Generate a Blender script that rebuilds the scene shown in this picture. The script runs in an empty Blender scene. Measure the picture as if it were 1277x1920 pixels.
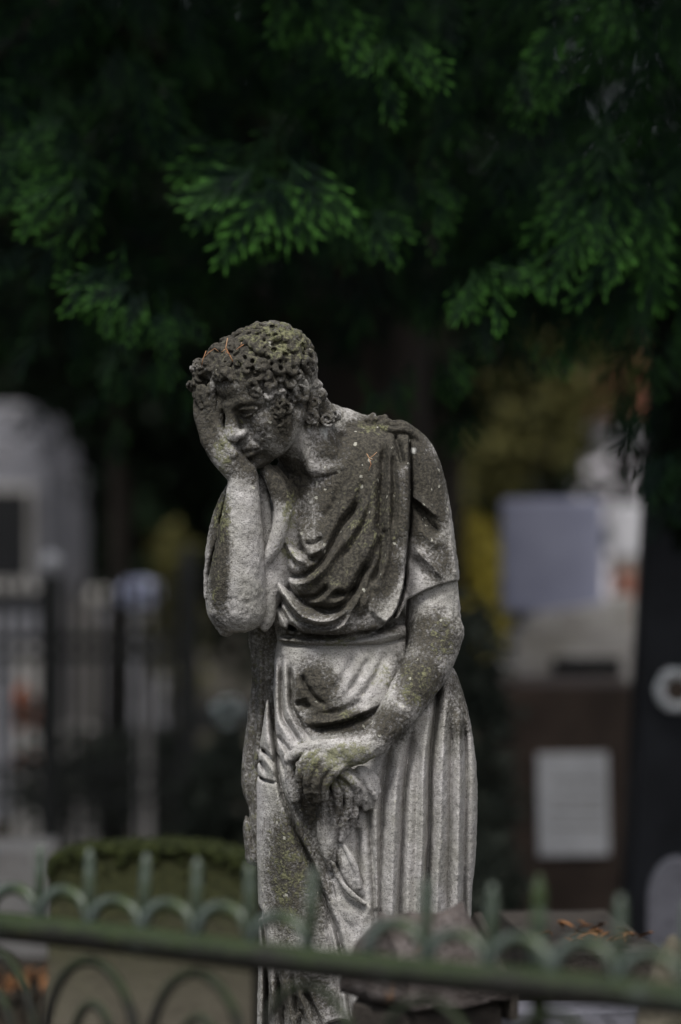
import bpy, bmesh, math, random
import numpy as np
from mathutils import Vector, Matrix, Quaternion

# ------------------------------------------------------------------ camera, sky, sun, exposure
scene = bpy.context.scene
C = scene.collection
S = 0.00085            # metres per statue unit
D = 4.533              # distance camera - statue
CAMZ = 1.5
cam_d = bpy.data.cameras.new('camera')
cam = bpy.data.objects.new('camera', cam_d)
C.objects.link(cam)
cam.location = (0, 0, CAMZ)
cam.rotation_euler = (math.radians(90), 0, 0)
cam_d.sensor_fit = 'VERTICAL'
cam_d.sensor_height = 36.0
cam_d.lens = 100.0
cam_d.clip_start = 0.1
cam_d.clip_end = 2000
cam_d.dof.use_dof = True
cam_d.dof.focus_distance = D - 0.08
cam_d.dof.aperture_fstop = 1.65
cam_d.dof.aperture_blades = 0
scene.camera = cam

SUN_EL, SUN_AZ = math.radians(58), math.radians(-28)   # sun high, behind the camera, a little to the left
world = bpy.data.worlds.new('World')
scene.world = world
world.use_nodes = True
wn, wl = world.node_tree.nodes, world.node_tree.links
wn.clear()
w_out = wn.new('ShaderNodeOutputWorld')
w_bg = wn.new('ShaderNodeBackground')
w_sky = wn.new('ShaderNodeTexSky')
w_sky.sky_type = 'NISHITA'
w_sky.sun_disc = False
w_sky.sun_elevation = SUN_EL
w_sky.sun_rotation = math.pi + SUN_AZ
w_sky.air_density = 1.0
w_sky.dust_density = 4.0
w_sky.ozone_density = 0.6
w_hs = wn.new('ShaderNodeHueSaturation')          # overcast: a nearly grey sky
w_hs.inputs['Saturation'].default_value = 0.45
wl.new(w_sky.outputs[0], w_hs.inputs['Color'])
wl.new(w_hs.outputs[0], w_bg.inputs['Color'])
w_bg.inputs['Strength'].default_value = 0.05
wl.new(w_bg.outputs[0], w_out.inputs['Surface'])
sun_d = bpy.data.lights.new('sun', 'SUN')
sun_d.energy = 1.5
sun_d.angle = math.radians(16)
sun_d.color = (1.0, 0.98, 0.95)
sun = bpy.data.objects.new('sun', sun_d)
C.objects.link(sun)
_dir = Vector((math.sin(SUN_AZ) * math.cos(SUN_EL), -math.cos(SUN_AZ) * math.cos(SUN_EL), math.sin(SUN_EL)))
sun.rotation_euler = _dir.to_track_quat('Z', 'Y').to_euler()
sun.location = (-3, -6, 12)

scene.render.engine = 'CYCLES'
scene.cycles.max_bounces = 5
scene.cycles.diffuse_bounces = 3
scene.cycles.transparent_max_bounces = 4
scene.cycles.use_denoising = True
scene.view_settings.view_transform = 'Standard'
scene.view_settings.look = 'None'
scene.view_settings.gamma = 1.0
scene.view_settings.use_curve_mapping = False
scene.view_settings.exposure = 1.18

# ------------------------------------------------------------------ sculpting kit: signed distance volumes -> meshes
F32 = np.float32

def smin(a, b, k):
    if k <= 0: return np.minimum(a, b)
    h = np.clip(0.5 + 0.5 * (b - a) / k, 0, 1)
    return b + (a - b) * h - k * h * (1 - h)

def smax(a, b, k):
    return -smin(-a, -b, k)

def sstep(a, b, x):
    t = np.clip((x - a) / (b - a), 0, 1)
    return t * t * (3 - 2 * t)

def axis(*parts):
    """axis((lo, hi, step), (hi, hi2, step2) ...) : uneven sampling positions"""
    out = []
    for lo, hi, st in parts:
        n = max(1, int(round((hi - lo) / st)))
        out.append(lo + (hi - lo) * np.arange(n) / n)
    out.append([parts[-1][1]])
    return np.concatenate(out).astype(F32)

def spline(pts, step=2.0):
    """Catmull-Rom through rows of any width, resampled"""
    P = np.asarray(pts, float)
    if len(P) == 1: return P
    if len(P) == 2:
        n = max(2, int(np.linalg.norm((P[1] - P[0])[:2]) / step))
        return P[0] + (P[1] - P[0]) * np.linspace(0, 1, n)[:, None]
    Q = np.vstack([2 * P[0] - P[1], P, 2 * P[-1] - P[-2]])
    out = []
    for i in range(1, len(Q) - 2):
        a, b, c, d = Q[i - 1], Q[i], Q[i + 1], Q[i + 2]
        n = max(2, int(np.linalg.norm((c - b)[:3]) / step))
        t = np.linspace(0, 1, n, endpoint=False)[:, None]
        out.append(0.5 * (2 * b + (c - a) * t + (2 * a - 5 * b + 4 * c - d) * t ** 2 + (3 * b - a - 3 * c + d) * t ** 3))
    out.append(P[-1:])
    return np.vstack(out)

class Vol:
    def __init__(s, xs, ys, zs):
        s.ax = (xs, ys, zs)
        s.d = np.full((len(xs), len(ys), len(zs)), 60.0, F32)
    def sl(s, lo, hi):
        r = []
        for a, l, h in zip(s.ax, lo, hi):
            r.append(slice(int(np.searchsorted(a, l)), int(np.searchsorted(a, h)) + 1))
        X = s.ax[0][r[0]][:, None, None]; Y = s.ax[1][r[1]][None, :, None]; Z = s.ax[2][r[2]][None, None, :]
        return tuple(r), X, Y, Z
    def put(s, fn, lo, hi, k=0, op='u'):
        r, X, Y, Z = s.sl(lo, hi)
        if min(X.shape[0], Y.shape[1], Z.shape[2]) == 0: return
        v = fn(X, Y, Z)
        if op == 'u': s.d[r] = smin(s.d[r], v, k)
        else: s.d[r] = smax(s.d[r], -v, k)
    def chain(s, pts, k=0, op='u', flat=1.0, smooth=True, inner=0.0, step=4.0):
        """tapered tube through rows (u, v, w, r); flat squeezes it in depth"""
        P = spline(pts, step) if smooth and len(pts) > 2 else np.asarray(pts, float)
        m = P[:, 3].max() + k + 12
        lo = P[:, :3].min(0) - m; hi = P[:, :3].max(0) + m
        r, X, Y, Z = s.sl(lo, hi)
        if min(X.shape[0], Y.shape[1], Z.shape[2]) == 0: return
        out = np.full(np.broadcast_shapes(X.shape, Y.shape, Z.shape), 60.0, F32)
        for a, b in zip(P[:-1], P[1:]):
            mm = max(a[3], b[3]) + k + 12
            l = np.minimum(a[:3], b[:3]) - mm; h = np.maximum(a[:3], b[:3]) + mm
            rr = []
            for ax, (o, l_, h_) in zip((X.ravel(), Y.ravel(), Z.ravel()), zip((0, 0, 0), l, h)):
                rr.append(slice(int(np.searchsorted(ax, l_)), int(np.searchsorted(ax, h_)) + 1))
            x = X[rr[0]] - F32(a[0]); y = Y[:, rr[1]] - F32(a[1]); z = (Z[:, :, rr[2]] - F32(a[2])) / F32(flat)
            ab = np.array([b[0] - a[0], b[1] - a[1], (b[2] - a[2]) / flat]); L = float((ab ** 2).sum()) + 1e-6
            t = np.clip((x * F32(ab[0]) + y * F32(ab[1]) + z * F32(ab[2])) / F32(L), 0, 1)
            v = np.sqrt((x - t * F32(ab[0])) ** 2 + (y - t * F32(ab[1])) ** 2 + (z - t * F32(ab[2])) ** 2) - (F32(a[3]) + t * F32(b[3] - a[3]))
            q = tuple(rr)
            out[q] = smin(out[q], v, inner)
        if op == 'u': s.d[r] = smin(s.d[r], out, k)
        else: s.d[r] = smax(s.d[r], -out, k)
    def ell(s, c, rad, k=0, op='u', rot=None):
        m = max(rad) + k + 14
        c = np.asarray(c, float); rad = np.asarray(rad, float)
        M = np.eye(3) if rot is None else np.asarray(rot)
        def fn(X, Y, Z):
            x, y, z = X - F32(c[0]), Y - F32(c[1]), Z - F32(c[2])
            q = 0
            g = 0
            for i in range(3):                       # columns of M = local axes
                e = x * F32(M[0, i]) + y * F32(M[1, i]) + z * F32(M[2, i])
                q = q + (e / F32(rad[i])) ** 2
                g = g + (e / F32(rad[i] ** 2)) ** 2
            q = np.sqrt(q)
            return q * (q - 1) / np.maximum(np.sqrt(g), 1e-4)
        s.put(fn, c - m, c + m, k, op)
    def loft(s, rows, k=0, p=2.3, op='u'):
        """rows (v, u_left, u_right, w_front, w_back): a body with those outlines"""
        R = np.asarray(rows, float)
        T = spline(R, 3.0)
        v = s.ax[1]
        o = np.argsort(T[:, 0])
        g = [np.interp(v, T[o, 0], T[o, i]).astype(F32) for i in range(1, 5)]
        cu, hu = (g[0] + g[1]) / 2, (g[1] - g[0]) / 2
        cw, hw = (g[2] + g[3]) / 2, (g[2] - g[3]) / 2
        r, X, Y, Z = s.sl((-9e9, R[0, 0] - 30, -9e9), (9e9, R[-1, 0] + 30, 9e9))
        b = lambda a: a[r[1]][None, :, None]
        x = np.abs(X - b(cu)) / b(hu); z = np.abs(Z - b(cw)) / b(hw)
        n = (x ** F32(p) + z ** F32(p)) ** F32(1 / p)
        d = (n - 1) * np.minimum(b(hu), b(hw))
        cap = np.maximum(F32(R[0, 0]) - Y, Y - F32(R[-1, 0]))
        d = smax(d, cap + 0 * d, 16)
        if op == 'u': s.d[r] = smin(s.d[r], d, k)
        else: s.d[r] = smax(s.d[r], -d, k)
    def mesh(s):
        """surface nets"""
        d = s.d
        nx, ny, nz = d.shape
        ins = d < 0
        c = [ins[i:nx - 1 + i, j:ny - 1 + j, k:nz - 1 + k] for i in (0, 1) for j in (0, 1) for k in (0, 1)]
        al = c[0].copy(); an = c[0].copy()
        for q in c[1:]:
            al &= q; an |= q
        act = an & ~al
        I, J, K = np.nonzero(act)
        n = len(I)
        idx = np.full(act.shape, -1, np.int32); idx[I, J, K] = np.arange(n)
        cor = {}
        for i in (0, 1):
            for j in (0, 1):
                for k in (0, 1):
                    cor[i, j, k] = d[I + i, J + j, K + k]
        pos = np.zeros((n, 3)); cnt = np.zeros(n)
        for a in cor:
            for axn in range(3):
                if a[axn]: continue
                b = list(a); b[axn] = 1; b = tuple(b)
                va, vb = cor[a], cor[b]
                m = (va < 0) != (vb < 0)
                t = np.where(m, va / np.where(m, va - vb, 1), 0)
                p = np.zeros((n, 3)); p[:] = a
                p[:, axn] = t
                pos += np.where(m[:, None], p, 0); cnt += m
        pos /= cnt[:, None]
        out = np.empty((n, 3))
        for axn, (base, A) in enumerate(zip((I, J, K), s.ax)):
            out[:, axn] = A[base] + pos[:, axn] * (A[base + 1] - A[base])
        quads = []
        for axn in range(3):
            sa = [slice(1, -1)] * 3; sb = [slice(1, -1)] * 3
            sa[axn] = slice(0, -1); sb[axn] = slice(1, None)
            A, B = ins[tuple(sa)], ins[tuple(sb)]
            off = [1, 1, 1]; off[axn] = 0
            for m, flip in ((A & ~B, False), (~A & B, True)):
                e = np.argwhere(m) + off
                o1, o2 = [q for q in range(3) if q != axn]
                def g(d1, d2):
                    f = e.copy(); f[:, o1] += d1; f[:, o2] += d2
                    return idx[f[:, 0], f[:, 1], f[:, 2]]
                q = np.stack([g(-1, -1), g(0, -1), g(0, 0), g(-1, 0)], 1)
                if (axn == 1) != flip: q = q[:, ::-1]
                quads.append(q)
        Q = np.vstack(quads)
        Q = Q[(Q >= 0).all(1)]
        return out, Q

def relax(V, Q, n=1, f=0.5):
    for _ in range(n):
        acc = np.zeros_like(V); w = np.zeros(len(V))
        for a, b in ((0, 1), (1, 2), (2, 3), (3, 0)):
            np.add.at(acc, Q[:, a], V[Q[:, b]]); np.add.at(w, Q[:, a], 1)
            np.add.at(acc, Q[:, b], V[Q[:, a]]); np.add.at(w, Q[:, b], 1)
        V = V + f * (acc / np.maximum(w, 1)[:, None] - V)
    return V

def to_world(P):
    P = np.asarray(P, float)
    return np.stack([(P[..., 0] - 638.5) * S, D - P[..., 2] * S, CAMZ - (P[..., 1] - 960) * S], -1)

def quad_mesh(name, V, Q, attrs=None):
    me = bpy.data.meshes.new(name)
    me.vertices.add(len(V)); me.vertices.foreach_set('co', np.ascontiguousarray(V, np.float32).ravel())
    me.loops.add(Q.size); me.loops.foreach_set('vertex_index', np.ascontiguousarray(Q, np.int32).ravel())
    me.polygons.add(len(Q))
    me.polygons.foreach_set('loop_start', np.arange(0, Q.size, Q.shape[1], dtype=np.int32))
    me.polygons.foreach_set('loop_total', np.full(len(Q), Q.shape[1], np.int32))
    me.update(calc_edges=True)
    me.polygons.foreach_set('use_smooth', np.ones(len(Q), bool))
    for k, a in (attrs or {}).items():
        at = me.attributes.new(k, 'FLOAT', 'POINT'); at.data.foreach_set('value', np.ascontiguousarray(a, np.float32))
    return me

class Relief:
    """height map over (u, v), one unit per cell, carved with strokes"""
    def __init__(s, u0, u1, v0, v1):
        s.u0, s.v0 = u0, v0
        s.h = np.zeros((u1 - u0, v1 - v0), F32)
    def stroke(s, pts, r, h, kind='groove', taper=0.15, sharp=1.0, add=None):
        """kind: groove / ridge / tube, or edge: step with its high side on the right of the stroke direction"""
        P = spline(np.asarray(pts, float), 2.5)
        m = r * 3 + 4
        lo = np.floor(P.min(0) - m).astype(int) - (s.u0, s.v0); hi = np.ceil(P.max(0) + m).astype(int) - (s.u0, s.v0)
        lo = np.maximum(lo, 0); hi = np.minimum(hi, s.h.shape)
        if (hi <= lo).any(): return
        U = (np.arange(lo[0], hi[0]) + s.u0)[:, None].astype(F32); V = (np.arange(lo[1], hi[1]) + s.v0)[None].astype(F32)
        best = np.full((U.shape[0], V.shape[1]), 1e9, F32); tt = np.zeros_like(best); sg = np.zeros_like(best)
        n = len(P) - 1
        for i in range(n):
            a, b = P[i], P[i + 1]
            ab = b - a; L = float(ab @ ab) + 1e-9
            x, y = U - F32(a[0]), V - F32(a[1])
            t = np.clip((x * F32(ab[0]) + y * F32(ab[1])) / F32(L), 0, 1)
            dd = (x - t * F32(ab[0])) ** 2 + (y - t * F32(ab[1])) ** 2
            m_ = dd < best
            best = np.where(m_, dd, best); tt = np.where(m_, (i + t) / n, tt)
            sg = np.where(m_, x * F32(ab[1]) - y * F32(ab[0]), sg)
        dist = np.sqrt(best)
        env = np.ones_like(tt)
        if taper: env = sstep(0, taper, tt) * sstep(0, taper, 1 - tt); env = 0.15 + 0.85 * env
        if kind == 'groove': f = -np.exp(-(dist / r) ** (2 * sharp)) * env
        elif kind == 'ridge': f = np.exp(-(dist / r) ** 1.45) * env
        elif kind == 'tube': f = np.sqrt(np.maximum(0, 1 - (dist / r) ** 2)) * env
        elif kind == 'edge': f = np.where(sg < 0, np.exp(-dist / r), 0) * env
        elif kind == 'vee': f = -np.maximum(0, 1 - dist / r) * env
        s.h[lo[0]:hi[0], lo[1]:hi[1]] += F32(h) * f
    def bump(s, u, v, ru, rv, h, ang=0):
        U = (np.arange(s.h.shape[0]) + s.u0 - u)[:, None]; V = (np.arange(s.h.shape[1]) + s.v0 - v)[None]
        c, q = math.cos(ang), math.sin(ang)
        a, b = (U * c + V * q) / ru, (-U * q + V * c) / rv
        s.h += (h * np.exp(-(a * a + b * b))).astype(F32)
    def soften(s, n=1):
        for _ in range(n):
            h = np.pad(s.h, 1, mode='edge')
            s.h = (h[:-2, 1:-1] + h[2:, 1:-1] + h[1:-1, :-2] + h[1:-1, 2:] + 4 * h[1:-1, 1:-1]) / 8
    def at(s, xs, ys):
        i = np.clip(np.round(xs).astype(int) - s.u0, 0, s.h.shape[0] - 1); j = np.clip(np.round(ys).astype(int) - s.v0, 0, s.h.shape[1] - 1)
        return s.h[np.ix_(i, j)]

def vnoise(P, scale, seed=0, octaves=3):
    """cheap value noise of points, roughly -1..1"""
    out = np.zeros(len(P)); amp = 1.0; tot = 0
    Pq = np.asarray(P, float) / scale
    for o in range(octaves):
        i = np.floor(Pq).astype(np.int64); f = Pq - i; f = f * f * (3 - 2 * f)
        acc = 0
        for dx in (0, 1):
            for dy in (0, 1):
                for dz in (0, 1):
                    n = (i[:, 0] + dx) * 374761393 + (i[:, 1] + dy) * 668265263 + (i[:, 2] + dz) * 2147483647 + seed * 974711
                    n = (n ^ (n >> 13)) * 1274126177; n = (n ^ (n >> 16)) & 0xffff
                    w = (f[:, 0] if dx else 1 - f[:, 0]) * (f[:, 1] if dy else 1 - f[:, 1]) * (f[:, 2] if dz else 1 - f[:, 2])
                    acc = acc + w * (n / 32767.5 - 1)
        out += amp * acc; tot += amp; amp *= 0.5; Pq = Pq * 2.03 + 17.1
    return out / tot

# ------------------------------------------------------------------ the mourning statue
def rot_head(p, y, r):
    p, y, r = [math.radians(a) for a in (p, y, r)]
    Rx = np.array([[1, 0, 0], [0, math.cos(p), math.sin(p)], [0, -math.sin(p), math.cos(p)]])
    Ry = np.array([[math.cos(y), 0, -math.sin(y)], [0, 1, 0], [math.sin(y), 0, math.cos(y)]])
    Rz = np.array([[math.cos(r), math.sin(r), 0], [-math.sin(r), math.cos(r), 0], [0, 0, 1]])
    return Rz @ Ry @ Rx

HR = rot_head(25, 49, 3)
HC = np.array([497.0, 733.0, 62.0])
def hp(x, y, z, r=None):
    q = HR @ np.array([x, y, z], float) + HC
    return tuple(q) if r is None else tuple(q) + (r,)
def hch(vol, pts, k=0, op='u', **kw):
    vol.chain([hp(*p) for p in pts], k, op, **kw)
def hell(vol, c, rad, k=0, op='u'):
    vol.ell(hp(*c), rad, k, op, rot=HR)

def build_body():
    b = Vol(axis((345, 365, 3), (365, 720, 1.8), (720, 912, 3)),
            axis((600, 915, 1.7), (915, 1370, 3), (1370, 1510, 2.0), (1510, 1560, 3)),
            axis((-130, 0, 3), (0, 200, 1.8), (200, 250, 3)))
    # trunk inside the robe, shoulders, neck
    b.chain([(660, 1500, -15, 60), (640, 1300, -20, 60), (640, 1150, -15, 60), (645, 1000, -25, 75), (660, 930, -30, 78)], 20)
    b.chain([(570, 915, -25, 60), (680, 870, -40, 62), (770, 868, -25, 44)], 25)
    b.chain([hp(0, 40, -45, 58), (560, 800, 15, 58), (585, 850, 5, 62), (630, 885, -25, 70)], 18)
    b.chain([(600, 790, -25, 38), (660, 812, -45, 42), (740, 838, -35, 36)], 20)
    # sterno-mastoid, collar bone
    b.chain([(562, 790, 62, 10), (572, 840, 66, 11), (585, 880, 66, 9)], 14)
    b.chain([(590, 885, 60, 9), (650, 880, 48, 10), (720, 860, 20, 10)], 14)
    # ---- head
    hell(b, (0, -30, -15), (75, 84, 97), 0)
    hell(b, (0, 28, 28), (61, 84, 60), 24)
    hell(b, (0, -36, 38), (58, 40, 51), 16)
    for sx in (1, -1):
        hch(b, [(sx * 58, 55, 0, 20), (sx * 40, 92, 45, 18), (0, 104, 66, 17)], 16)
        hell(b, (sx * 41, 38, 55), (23, 20, 20), 18)
        hell(b, (sx * 33, 64, 50), (28, 34, 28), 18)
        hch(b, [(sx * 54, -3, 60, 7), (sx * 34, -12, 80, 8), (sx * 9, -5, 88, 8)], 14)
    hell(b, (0, 72, 72), (34, 28, 27), 12)
    for sx in (1, -1):
        hell(b, (sx * 33, 8, 95), (21, 14, 17), 8, 's')
    for sx in (1, -1):
        hell(b, (sx * 31, 6, 70), (18, 13, 15), 3)
        hch(b, [(sx * 12, 8, 80, 2.6), (sx * 22, 1, 86, 3.2), (sx * 34, 0, 85, 3.2), (sx * 50, 8, 72, 2.6)], 2)      # upper lid
        hch(b, [(sx * 13, 11, 80, 2.4), (sx * 24, 15, 85, 2.6), (sx * 36, 15, 83, 2.6), (sx * 49, 10, 72, 2.2)], 2)   # lower lid
        hch(b, [(sx * 14, 11, 86, 1.4), (sx * 24, 11.5, 90, 1.6), (sx * 36, 11.5, 89, 1.6), (sx * 48, 10, 77, 1.4)], 1.5, 's')
    # nose, its tip broken off flat
    hch(b, [(0, -8, 86, 9.5), (0, 10, 95, 10.5), (0, 27, 103, 13), (0, 41, 108, 15)], 8)
    for sx in (1, -1):
        hell(b, (sx * 14, 45, 97), (9, 8.5, 11), 5)
        hch(b, [(sx * 8, 54, 103, 3.2), (sx * 10, 50, 106, 2)], 2, 's')
    b.ell(hp(-4, 57, 122), (16, 10, 12), 3, 's', rot=HR)
    # mouth, chin
    hch(b, [(-25, 80, 83, 3.5), (-10, 73, 97, 5.5), (0, 75, 99, 5), (10, 73, 97, 5.5), (25, 80, 83, 3.5)], 4)
    hch(b, [(-20, 84, 86, 4), (-8, 87, 97, 6.5), (8, 87, 97, 6.5), (20, 84, 86, 4)], 4)
    hch(b, [(-28, 83, 86, 2), (-12, 79.5, 102, 2.4), (0, 81, 105, 2.2), (12, 79.5, 102, 2.4), (28, 83, 86, 2)], 2, 's')
    hell(b, (0, 97, 101), (17, 5, 8), 5, 's')
    hell(b, (0, 108, 80), (20, 15, 17), 8)
    hch(b, [(0, 64, 106, 2.2), (0, 72, 106, 2.2)], 3, 's')
    for sx in (1, -1):
        hch(b, [(sx * 18, 50, 96, 2.5), (sx * 28, 66, 88, 3), (sx * 33, 80, 80, 2)], 5, 's')
    # ear
    hell(b, (80, 14, -14), (10, 26, 17), 3)
    hell(b, (94, 13, -13), (17, 19, 11.5), 2, 's')
    hch(b, [(82, 22, -2, 3), (84, 6, 0, 3.4), (85, -8, -8, 3.6), (86, -10, -18, 3.8), (87, 4, -28, 4), (86, 20, -26, 4), (84, 34, -16, 5)], 2)
    hch(b, [(86, 4, -14, 2.6), (87, 12, -21, 2.8), (85, 24, -17, 2.6)], 1.5)
    # ---- right arm, bent up: upper arm, forearm, hand along the cheek
    b.chain([(560, 905, -20, 52), (520, 1040, 25, 48), (478, 1140, 45, 36)], 8)
    b.chain([(459, 893, 96, 27), (458, 940, 94, 32), (453, 1010, 88, 42), (447, 1085, 80, 52), (447, 1132, 70, 55)], 6, flat=0.95)
    b.put(lambda X, Y, Z: (1183 + 0.05 * (X - 450) - Y) + 0 * X + 0 * Z, (345, 1150, -60), (505, 1260, 240), 7, 's')
    b.chain([(462, 896, 95, 25.5), (444, 876, 97, 27), (424, 852, 98, 27), (406, 826, 96, 25)], 1.0, flat=0.85)
    b.chain([(424, 852, 96, 25), (404, 820, 94, 24), (392, 796, 90, 20)], 4, flat=0.7)
    b.chain([(440, 856, 112, 12), (424, 830, 112, 11), (411, 806, 105, 9.5), (402, 786, 97, 8)], 3)           # thumb against the cheek
    for a, c, d_ in (((408, 812, 102), (399, 780, 100), (398, 752, 90)), ((397, 806, 92), (386, 778, 90), (386, 750, 80)),
                     ((385, 804, 78), (375, 778, 76), (374, 752, 66)), ((383, 806, 64), (375, 782, 60), (375, 758, 52))):
        b.chain([a + (9.5,), c + (9,), d_ + (7.5,)], 2.2)
    b.ell((404, 788, 92), (20, 42, 17), 8); b.ell((409, 762, 88), (14, 30, 15), 6)      # palm pressed to the cheek
    # saw-like mend at the wrist
    b.chain([(428, 904, 118, 1.5), (447, 902, 128, 2.2), (466, 896, 127, 2.2), (488, 890, 112, 1.5)], 1, 's')
    # ---- left arm, hanging across to the bunched cloth
    b.chain([(775, 868, -25, 46), (800, 990, -15, 50), (812, 1100, 0, 47), (815, 1180, 12, 50)], 8)
    b.chain([(817, 1186, 18, 51), (800, 1240, 45, 46), (770, 1290, 78, 40), (738, 1335, 105, 33), (704, 1380, 126, 25)], 10)
    b.ell((822, 1206, 10), (38, 34, 34), 10)
    b.chain([(704, 1380, 128, 24), (672, 1394, 138, 27), (640, 1400, 142, 27), (612, 1404, 140, 22)], 6, flat=0.72)
    fin = [((612, 1398, 140), (582, 1406, 147), (565, 1434, 150), (566, 1466, 138)),
           ((620, 1408, 147), (594, 1417, 157), (579, 1446, 159), (581, 1478, 145)),
           ((632, 1416, 150), (609, 1427, 160), (594, 1455, 161), (596, 1484, 148)),
           ((645, 1420, 147), (625, 1434, 157), (611, 1456, 158), (609, 1480, 148))]
    for i, f in enumerate(fin):
        rr = (11.5, 10.5, 9, 7.5) if i < 3 else (10, 9, 8, 6.5)
        b.chain([p + (r,) for p, r in zip(f, rr)], 2.8)
        b.ell(f[1], (11.5, 10, 10), 3)
    b.chain([(640, 1384, 140, 11), (600, 1386, 142, 10.5), (566, 1394, 140, 10), (549, 1410, 132, 8)], 4)   # thumb
    return b

def build_hair():
    h = Vol(axis((350, 640, 1.7)), axis((598, 870, 1.7)), axis((-140, 190, 1.9)))
    hell(h, (0, -30, -14), (83, 79, 97), 0)
    hell(h, (0, 10, -48), (70, 62, 58), 20)
    hell(h, (0, 52, 92), (65, 121, 64), 4, 's')
    hell(h, (88, 20, -12), (26, 33, 25), 4, 's')
    hell(h, (0, 92, -10), (80, 40, 90), 10, 's')
    rng = np.random.default_rng(11)
    n = 210
    for i in range(n):
        z = 1 - 2 * (i + .5) / n; a = i * 2.399963
        dirv = np.array([math.sqrt(1 - z * z) * math.cos(a), z, math.sqrt(1 - z * z) * math.sin(a)])
        dirv += rng.normal(0, .05, 3); dirv /= np.linalg.norm(dirv)
        P = np.array([0, -30, -14]) + dirv * np.array([84, 80, 98])
        if ((P[0] / 64) ** 2 + ((P[1] - 52) / 119) ** 2 + ((P[2] - 92) / 63) ** 2) < 1.0: continue
        if P[1] > 40 or (P[1] > 12 and P[0] > 55 and -32 < P[2] < 30) : continue
        nrm = dirv / np.array([84, 80, 98]); nrm /= np.linalg.norm(nrm)
        w = HR @ P + HC
        nw = HR @ nrm
        if nw[2] < -0.75: continue
        t1 = np.cross(nrm, [0.3, 1, 0.2]); t1 /= np.linalg.norm(t1); t2 = np.cross(nrm, t1)
        big = 14.0 if w[0] > 470 and w[1] < 700 else 10.5
        R0 = big * rng.uniform(.8, 1.2); ph = rng.uniform(0, 6.28); sgn = rng.choice((-1, 1)); turns = rng.uniform(.75, 1.25)
        pts = []; lf = rng.uniform(5, 10)
        for q in np.linspace(0, 1, 12):
            an = ph + sgn * q * turns * 6.283; R_ = R0 * (1 - .70 * q)
            lift = -2.0 + lf * math.sin(.35 + q * 2.2)
            L = P + t1 * R_ * math.cos(an) + t2 * R_ * math.sin(an) + nrm * lift
            pts.append(hp(*L, (3.6 + 1.6 * math.sin(q * 3.1)) * big / 12 + .6))
        h.chain(pts, 1.4, smooth=False)
        if rng.random() < .34:
            Q = P + nrm * 5 + t1 * rng.normal(0, 2) + t2 * rng.normal(0, 2)
            h.ell(hp(*Q), (3.6, 3.6, 7.5) if big < 12 else (5, 5, 9), 1.5, 's', rot=HR @ np.stack([t1, t2, nrm], 1))
    # mass of hair sweeping over the brow and the fingers, with its own curls
    def curls_on(c, rad, n, R0, r, keep):
        c, rad = np.array(c, float), np.array(rad, float)
        h.ell(c, rad, 8)
        for i in range(n):
            z = 1 - 2 * (i + .5) / n; a = i * 2.399963
            dv = np.array([math.sqrt(1 - z * z) * math.cos(a), z, math.sqrt(1 - z * z) * math.sin(a)])
            if not keep(dv): continue
            P = c + dv * rad; nr = dv / rad; nr /= np.linalg.norm(nr)
            t1 = np.cross(nr, [0.2, 1, 0.3]); t1 /= np.linalg.norm(t1); t2 = np.cross(nr, t1)
            ph = rng.uniform(0, 6.28); sg = rng.choice((-1, 1)); tu = rng.uniform(.5, 1.1); R_ = R0 * rng.uniform(.8, 1.25)
            pts = [tuple(P + (t1 * math.cos(ph + sg * q * tu * 6.28) + t2 * math.sin(ph + sg * q * tu * 6.28)) * R_ * (1 - .6 * q) + nr * 4 * math.sin(q * 3)) + (r * (1 - .3 * q),) for q in np.linspace(0, 1, 8)]
            h.chain(pts, 2.2, smooth=False)
    fr = lambda d: d[2] > -.3 and d[1] < .5
    curls_on((440, 676, 70), (44, 36, 42), 46, 8.5, 4.2, fr)
    curls_on((402, 696, 70), (36, 22, 38), 36, 7.5, 4, fr)
    curls_on((374, 724, 66), (15, 13, 26), 16, 6, 3.8, fr)
    for pts in ([(408, 718, 108, 8), (402, 740, 106, 8), (406, 762, 102, 7), (402, 786, 104, 5)], [(402, 730, 108, 8), (392, 750, 104, 8), (396, 772, 104, 7), (392, 788, 104, 4)],
                [(384, 732, 98, 8), (378, 752, 94, 7), (384, 768, 96, 5)]):
        h.chain(pts, 2.5)
    for i in range(18):                       # drilled hollows between the larger curls
        u, v = rng.uniform(470, 600), rng.uniform(612, 706)
        ray = h.d[np.searchsorted(h.ax[0], u), np.searchsorted(h.ax[1], v)]
        hit = np.nonzero(ray < 0)[0]
        if len(hit) and h.ax[2][hit[-1]] > -20: h.ell((u, v, h.ax[2][hit[-1]]), (rng.uniform(3.5, 6.5), rng.uniform(3, 5.5), 9), 1.5, 's')
    for q in ((384, 738, 96, 9), (373, 742, 84, 8), (394, 742, 104, 7)):
        h.ell(q[:3], (q[3] * 1.1, q[3] * 1.5, q[3]), 4)
    # fringe over the brow
    for i in range(15):
        x = -56 + 8.6 * i
        y = -67 + 0.013 * x * x + rng.normal(0, 4) + (5 if i % 3 == 1 else 0); zz = 84 - 0.0125 * x * x
        R0 = rng.uniform(6, 9); ph = rng.uniform(0, 6.28); sg = rng.choice((-1, 1))
        pts = [hp(x + R0 * (1 - .6 * q) * math.cos(ph + sg * q * 7), y + R0 * (1 - .6 * q) * math.sin(ph + sg * q * 7), zz + 3 * math.sin(q * 3), 4.2 - 1.2 * q) for q in np.linspace(0, 1, 10)]
        h.chain(pts, 1.2, smooth=False)
        h.chain([hp(x + rng.normal(0, 3), y - 14, zz - 6, 6), hp(x, y, zz - 4, 6.5)], 4, smooth=False)
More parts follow.
